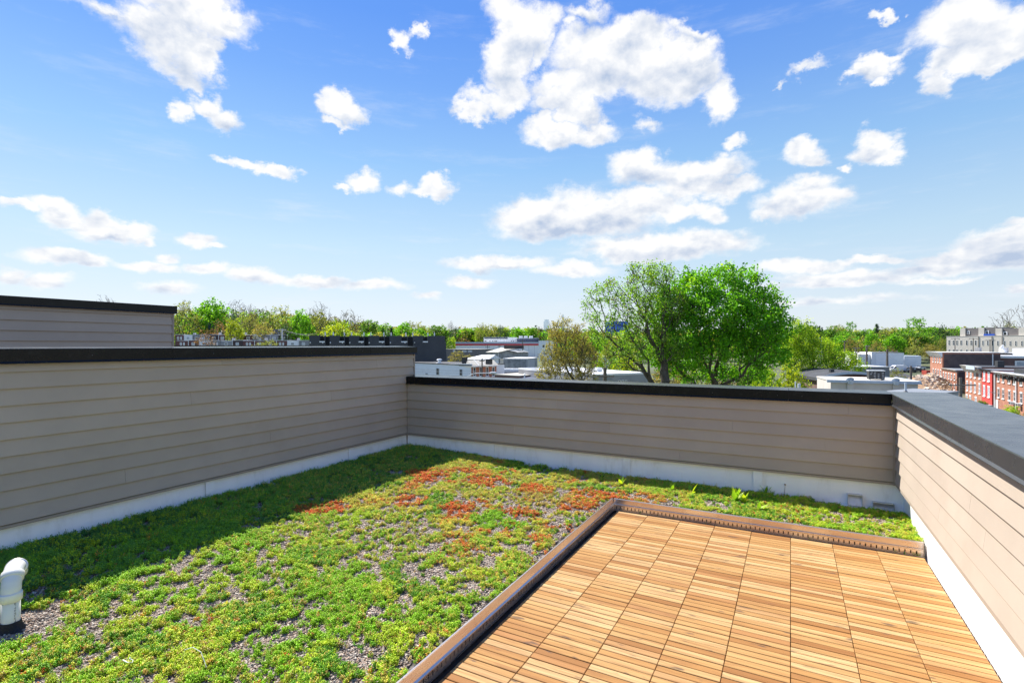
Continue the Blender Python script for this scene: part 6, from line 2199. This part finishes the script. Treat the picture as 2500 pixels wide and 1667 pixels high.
sx_, sy_, dens, pa, pb_, wall, wall2 = [v[keep] for v in (sx_, sy_, dens, pa, pb_, wall, wall2)]
n = len(sx_)
print('sprigs', n)
# colour: bright green in front, yellow-green further back, orange-red cushions in the far middle
G1, G2, G3 = np.array((.27, .50, .022)), np.array((.42, .58, .035)), np.array((.15, .37, .022))
YG, OL, RD, OR = np.array((.55, .56, .09)), np.array((.46, .38, .12)), np.array((.56, .165, .034)), np.array((.56, .29, .06))
cn = vnoise(sx_ * 2.6 + 70, sy_ * 2.6 + 70, 24, 2)
cn2 = vnoise(sx_ * 4.2 + 90, sy_ * 3.4 + 90, 25, 3)
far = np.clip((sy_ - 2.6) / 1.5, 0, 1)
far = np.maximum(far * np.clip((-1.3 - sx_) / .15, 0, 1), .35 * (sx_ > XE) * np.clip((-.4 - sx_) / .5, 0, 1))
rnd = NR.random(n)
col = np.where((cn > .5)[:, None], G1, G2)
col = np.where(((cn < .40) & (rnd < .7))[:, None], G3, col)
col = np.where(((rnd < .16) & (cn2 > .42))[:, None], YG, col)
col = np.where(((rnd > .90) & (wall < .2))[:, None], OL, col)
col = np.where(((rnd > .985))[:, None], OR, col)
f_y = far * np.clip((cn - .34) / .16, 0, 1)
col = np.where((NR.random(n) < f_y * .72)[:, None], np.where((NR.random(n) < .62)[:, None], YG, OL), col)
red = np.clip((cn2 - .575) / .05, 0, 1) * np.clip((far - .25) / .45, 0, 1)
front = np.clip((cn2 - .66) / .05, 0, 1) * .10 * (1 - far) * (sx_ > -3.2)
red = red * (sx_ > -3.75)
isred = NR.random(n) < np.maximum(red * .78, front)
col = np.where(isred[:, None], np.where((NR.random(n) < .62)[:, None], RD, OR), col)
# a few cushions placed as in the photograph (column, row, radius m, colour)
for px, py, r_, c_, pw in ((1215, 1272, .20, G1, .9), (1110, 1285, .16, YG, .8), (860, 1268, .15, G2, .9), (1010, 1243, .14, YG, .9), (990, 1225, .18, RD, .85), (1150, 1230, .16, RD, .8), (1045, 1163, .22, RD, .85), (1190, 1175, .20, RD, .85), (1305, 1192, .16, RD, .85), (830, 1243, .13, RD, .8), (765, 1252, .12, RD, .85), (1270, 1245, .16, RD, .8), (1420, 1230, .18, RD, .8), (1440, 1205, .2, RD, .8), (1580, 1215, .18, OR, .8), (1110, 1244, .13, RD, .8), (905, 1232, .2, YG, .7), (1330, 1215, .2, OL, .6)):
    w_ = wpos(px, py)
    dd_ = np.hypot((sx_ - w_.x) * .8, (sy_ - w_.y))
    inside = (dd_ < r_ * (.45 + 1.1 * pb_)) & (NR.random(n) < pw * (.92 if (c_ is RD or c_ is OR) else 1))
    col = np.where(inside[:, None], c_, col)
    isred = np.where(inside, (c_ is RD) or (c_ is OR), isred)
painted_shade = wall > .25
col = np.where((painted_shade & (rnd < .60) & ~isred)[:, None], np.where((cn > .47)[:, None], np.array((.15, .36, .06)), np.array((.09, .24, .06))), col)  # tall wall's shade deepened in the sedum colour itself: darker greens
col = np.minimum(.9, col * np.array([1.27, 1.17, .98])) * NR.uniform(.75, 1.25, (n, 1)) * np.stack([NR.uniform(.9, 1.1, n), np.ones(n), np.ones(n)], 1)
mound = np.clip((dens - thr) / .10, 0, 1)
scl = (0.66 + .34 * mound) * NR.uniform(.65, 1.3, n) * (1 + .30 * wall + .25 * wall2)
scl = scl * np.where(sy_ < 2.6, 1.12, 1.0)
idx = NR.integers(0, 3, n)
idx = np.where(NR.random(n) < .12 + .25 * wall, 3 + NR.integers(0, 2, n), idx)
idx = np.where(isred, np.where(NR.random(n) < .6, 5, 2), idx)
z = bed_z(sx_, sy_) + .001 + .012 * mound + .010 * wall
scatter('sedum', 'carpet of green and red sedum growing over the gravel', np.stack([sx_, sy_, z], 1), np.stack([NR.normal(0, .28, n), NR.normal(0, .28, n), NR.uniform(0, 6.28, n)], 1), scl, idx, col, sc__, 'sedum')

sd = [on_z(px, py, .004) for px, py in ((1602, 1259), (1640, 1266), (1722, 1277), (1729, 1284), (1978, 1318), (2190, 1352), (2210, 1356), (2242, 1362), (2248, 1360), (2236, 1361), (1560, 1252))]
sd = [Vector((min(p.x, .9), YE - .012, -.004)) for p in sd]
ns_ = len(sd)
scatter('seedlings', 'tiny seedlings sprouting along the foot of the slotted edging', np.array([p[:] for p in sd]), np.zeros((ns_, 3)), np.linspace(.5, .95, ns_), NR.integers(0, 5, ns_), np.tile(np.array((.22, .42, .04)), (ns_, 1)), sc__, 'seedlings')

# --- broad-leaved weeds at the back wall, tall sedum shoots
def leaf_blade(L, w, curl, cols, seed):
    rng = np.random.default_rng(seed)
    V, Q = [], []
    ns = 7
    for j in range(ns):
        t = j / (ns - 1)
        ww = w * math.sin(math.pi * min(1, .12 + .86 * t ** .8)) * (1.0 if j < ns - 1 else .1) * (1 + .12 * math.sin(j * 2.2))
        c = np.array([L * (t - .18 * curl * t * t), 0, L * curl * (.75 * t * t) * -.5 + L * .0])
        V += [c + np.array([0, ww, .25 * ww]), c, c + np.array([0, -ww, .25 * ww])]
    for j in range(ns - 1):
        o = j * 3
        Q += [(o, o + 1, o + 4, o + 3), (o + 1, o + 2, o + 5, o + 4)]
    tint = np.repeat(np.array(cols)[None], len(V), 0) * rng.uniform(.9, 1.1, (len(V), 1))
    return fast_mesh('leaf', np.array(V), np.array(Q), 'weed_leaf', tint, smooth=True)


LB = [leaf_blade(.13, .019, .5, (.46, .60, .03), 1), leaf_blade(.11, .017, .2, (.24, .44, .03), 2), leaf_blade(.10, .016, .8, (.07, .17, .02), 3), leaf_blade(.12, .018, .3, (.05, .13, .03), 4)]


def weed(px, py, label, leaves, sc=1.0, kinds=(0, 1), tilt=(50, 85), z=.10, stalk=0):
    p = wpos(px, py, z)
    p.z = float(bed_z(p.x, p.y))
    t = thing('weed', label, 'weed', p, 0, 'weeds in the planted roof')
    for k in range(leaves):
        o = place(LB[kinds[k % len(kinds)]], 'leaf', t)
        o.rotation_euler = (R.uniform(-.3, .3), -math.radians(R.uniform(*tilt)), k * 2.4 + R.uniform(-.4, .4))
        s = 1.3 * sc * R.uniform(.75, 1.15)
        o.scale = (s, s, s)
    if stalk:
        m_ = MB().tube([(0, 0, 0), (.006, 0, stalk * .6), (.010, .002, stalk)], [.003, .0022, .002], 6)
        m_.build('stalk', 'stick', t)
        MB().tube([(.010, .002, stalk), (.010, .002, stalk + .008), (.010, .002, stalk + .018)], [.004, .011, .004], 8).build('flower_head', 'stick', t)
    return t


weed(1797, 1221, 'sunlit tuft of long yellow-green leaves at the shadow edge of the back wall', 7, 1.15, (0, 0, 1), (58, 88))
weed(1816, 1224, 'second sunlit leaf tuft, with two rounded yellow leaves, next to the first', 5, 1.0, (0, 1), (60, 85))
weed(1870, 1204, 'dim green leafy weed standing in the shade of the back wall', 5, 1.0, (1, 2), (50, 85))
weed(1852, 1244, 'low spreading weed with one upright yellow leaf beside the slotted edging', 6, 1.0, (0, 2, 1), (15, 75))
weed(1517, 1182, 'small bright weed with two upright leaves below the middle of the back wall', 4, .85, (0, 1), (60, 85))
weed(1690, 1203, 'pale green weed leaning in the sun between two sedum cushions', 4, .85, (0, 1), (40, 80))
weed(1640, 1196, 'thin-leaved weed near the back wall, on the near side of the shadow line', 4, .75, (1, 0), (50, 85))
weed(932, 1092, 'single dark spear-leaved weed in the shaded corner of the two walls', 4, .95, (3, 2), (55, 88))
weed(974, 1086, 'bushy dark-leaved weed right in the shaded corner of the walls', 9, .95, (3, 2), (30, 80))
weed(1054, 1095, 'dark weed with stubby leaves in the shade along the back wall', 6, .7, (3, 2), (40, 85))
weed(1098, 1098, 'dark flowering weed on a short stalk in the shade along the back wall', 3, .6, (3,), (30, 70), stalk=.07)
weed(1914, 1210, 'thin stalk with a dark round head against the white back wall base', 3, .5, (3,), (20, 60), stalk=.13)
weed(1470, 1168, 'small weed tuft with narrow leaves against the white base of the back wall', 4, .7, (1, 2), (50, 85))
sh_me = sprig(600, 24, .105, .014, .36, .6)
for k, (px, py, lab) in enumerate(((765, 1234, 'tall pale sedum shoot, leaning, beside the red cushion at the shadow edge'), (772, 1236, 'tall pale sedum shoot, tallest of the pair at the shadow edge'), (756, 1240, 'short pale sedum shoot at the shadow edge by the red cushion'), (537, 1305, 'lone bright green sedum shoot standing up at the shadow edge'))):
    p = wpos(px, py)
    p.z = float(bed_z(p.x, p.y))
    me = sh_me.copy()
    a = me.attributes.new('tint', 'FLOAT_COLOR', 'POINT')
    cc = np.ones((len(me.vertices), 4), np.float32)
    cc[:, :3] = (.34, .42, .12) if k < 3 else (.22, .42, .04)
    a.data.foreach_set('color', cc.ravel())
    me.materials.clear()
    me.materials.append(MATS['weed_leaf'])
    o = place(me, 'sedum_shoot', None, p, k * 1.3)
    s = (.9, 1.05, .6, .9)[k]
    o.scale = (s * .55, s * .55, s)
    tag(o, lab, 'shoot', 'upright sedum shoots')

bpy.context.view_layer.update()
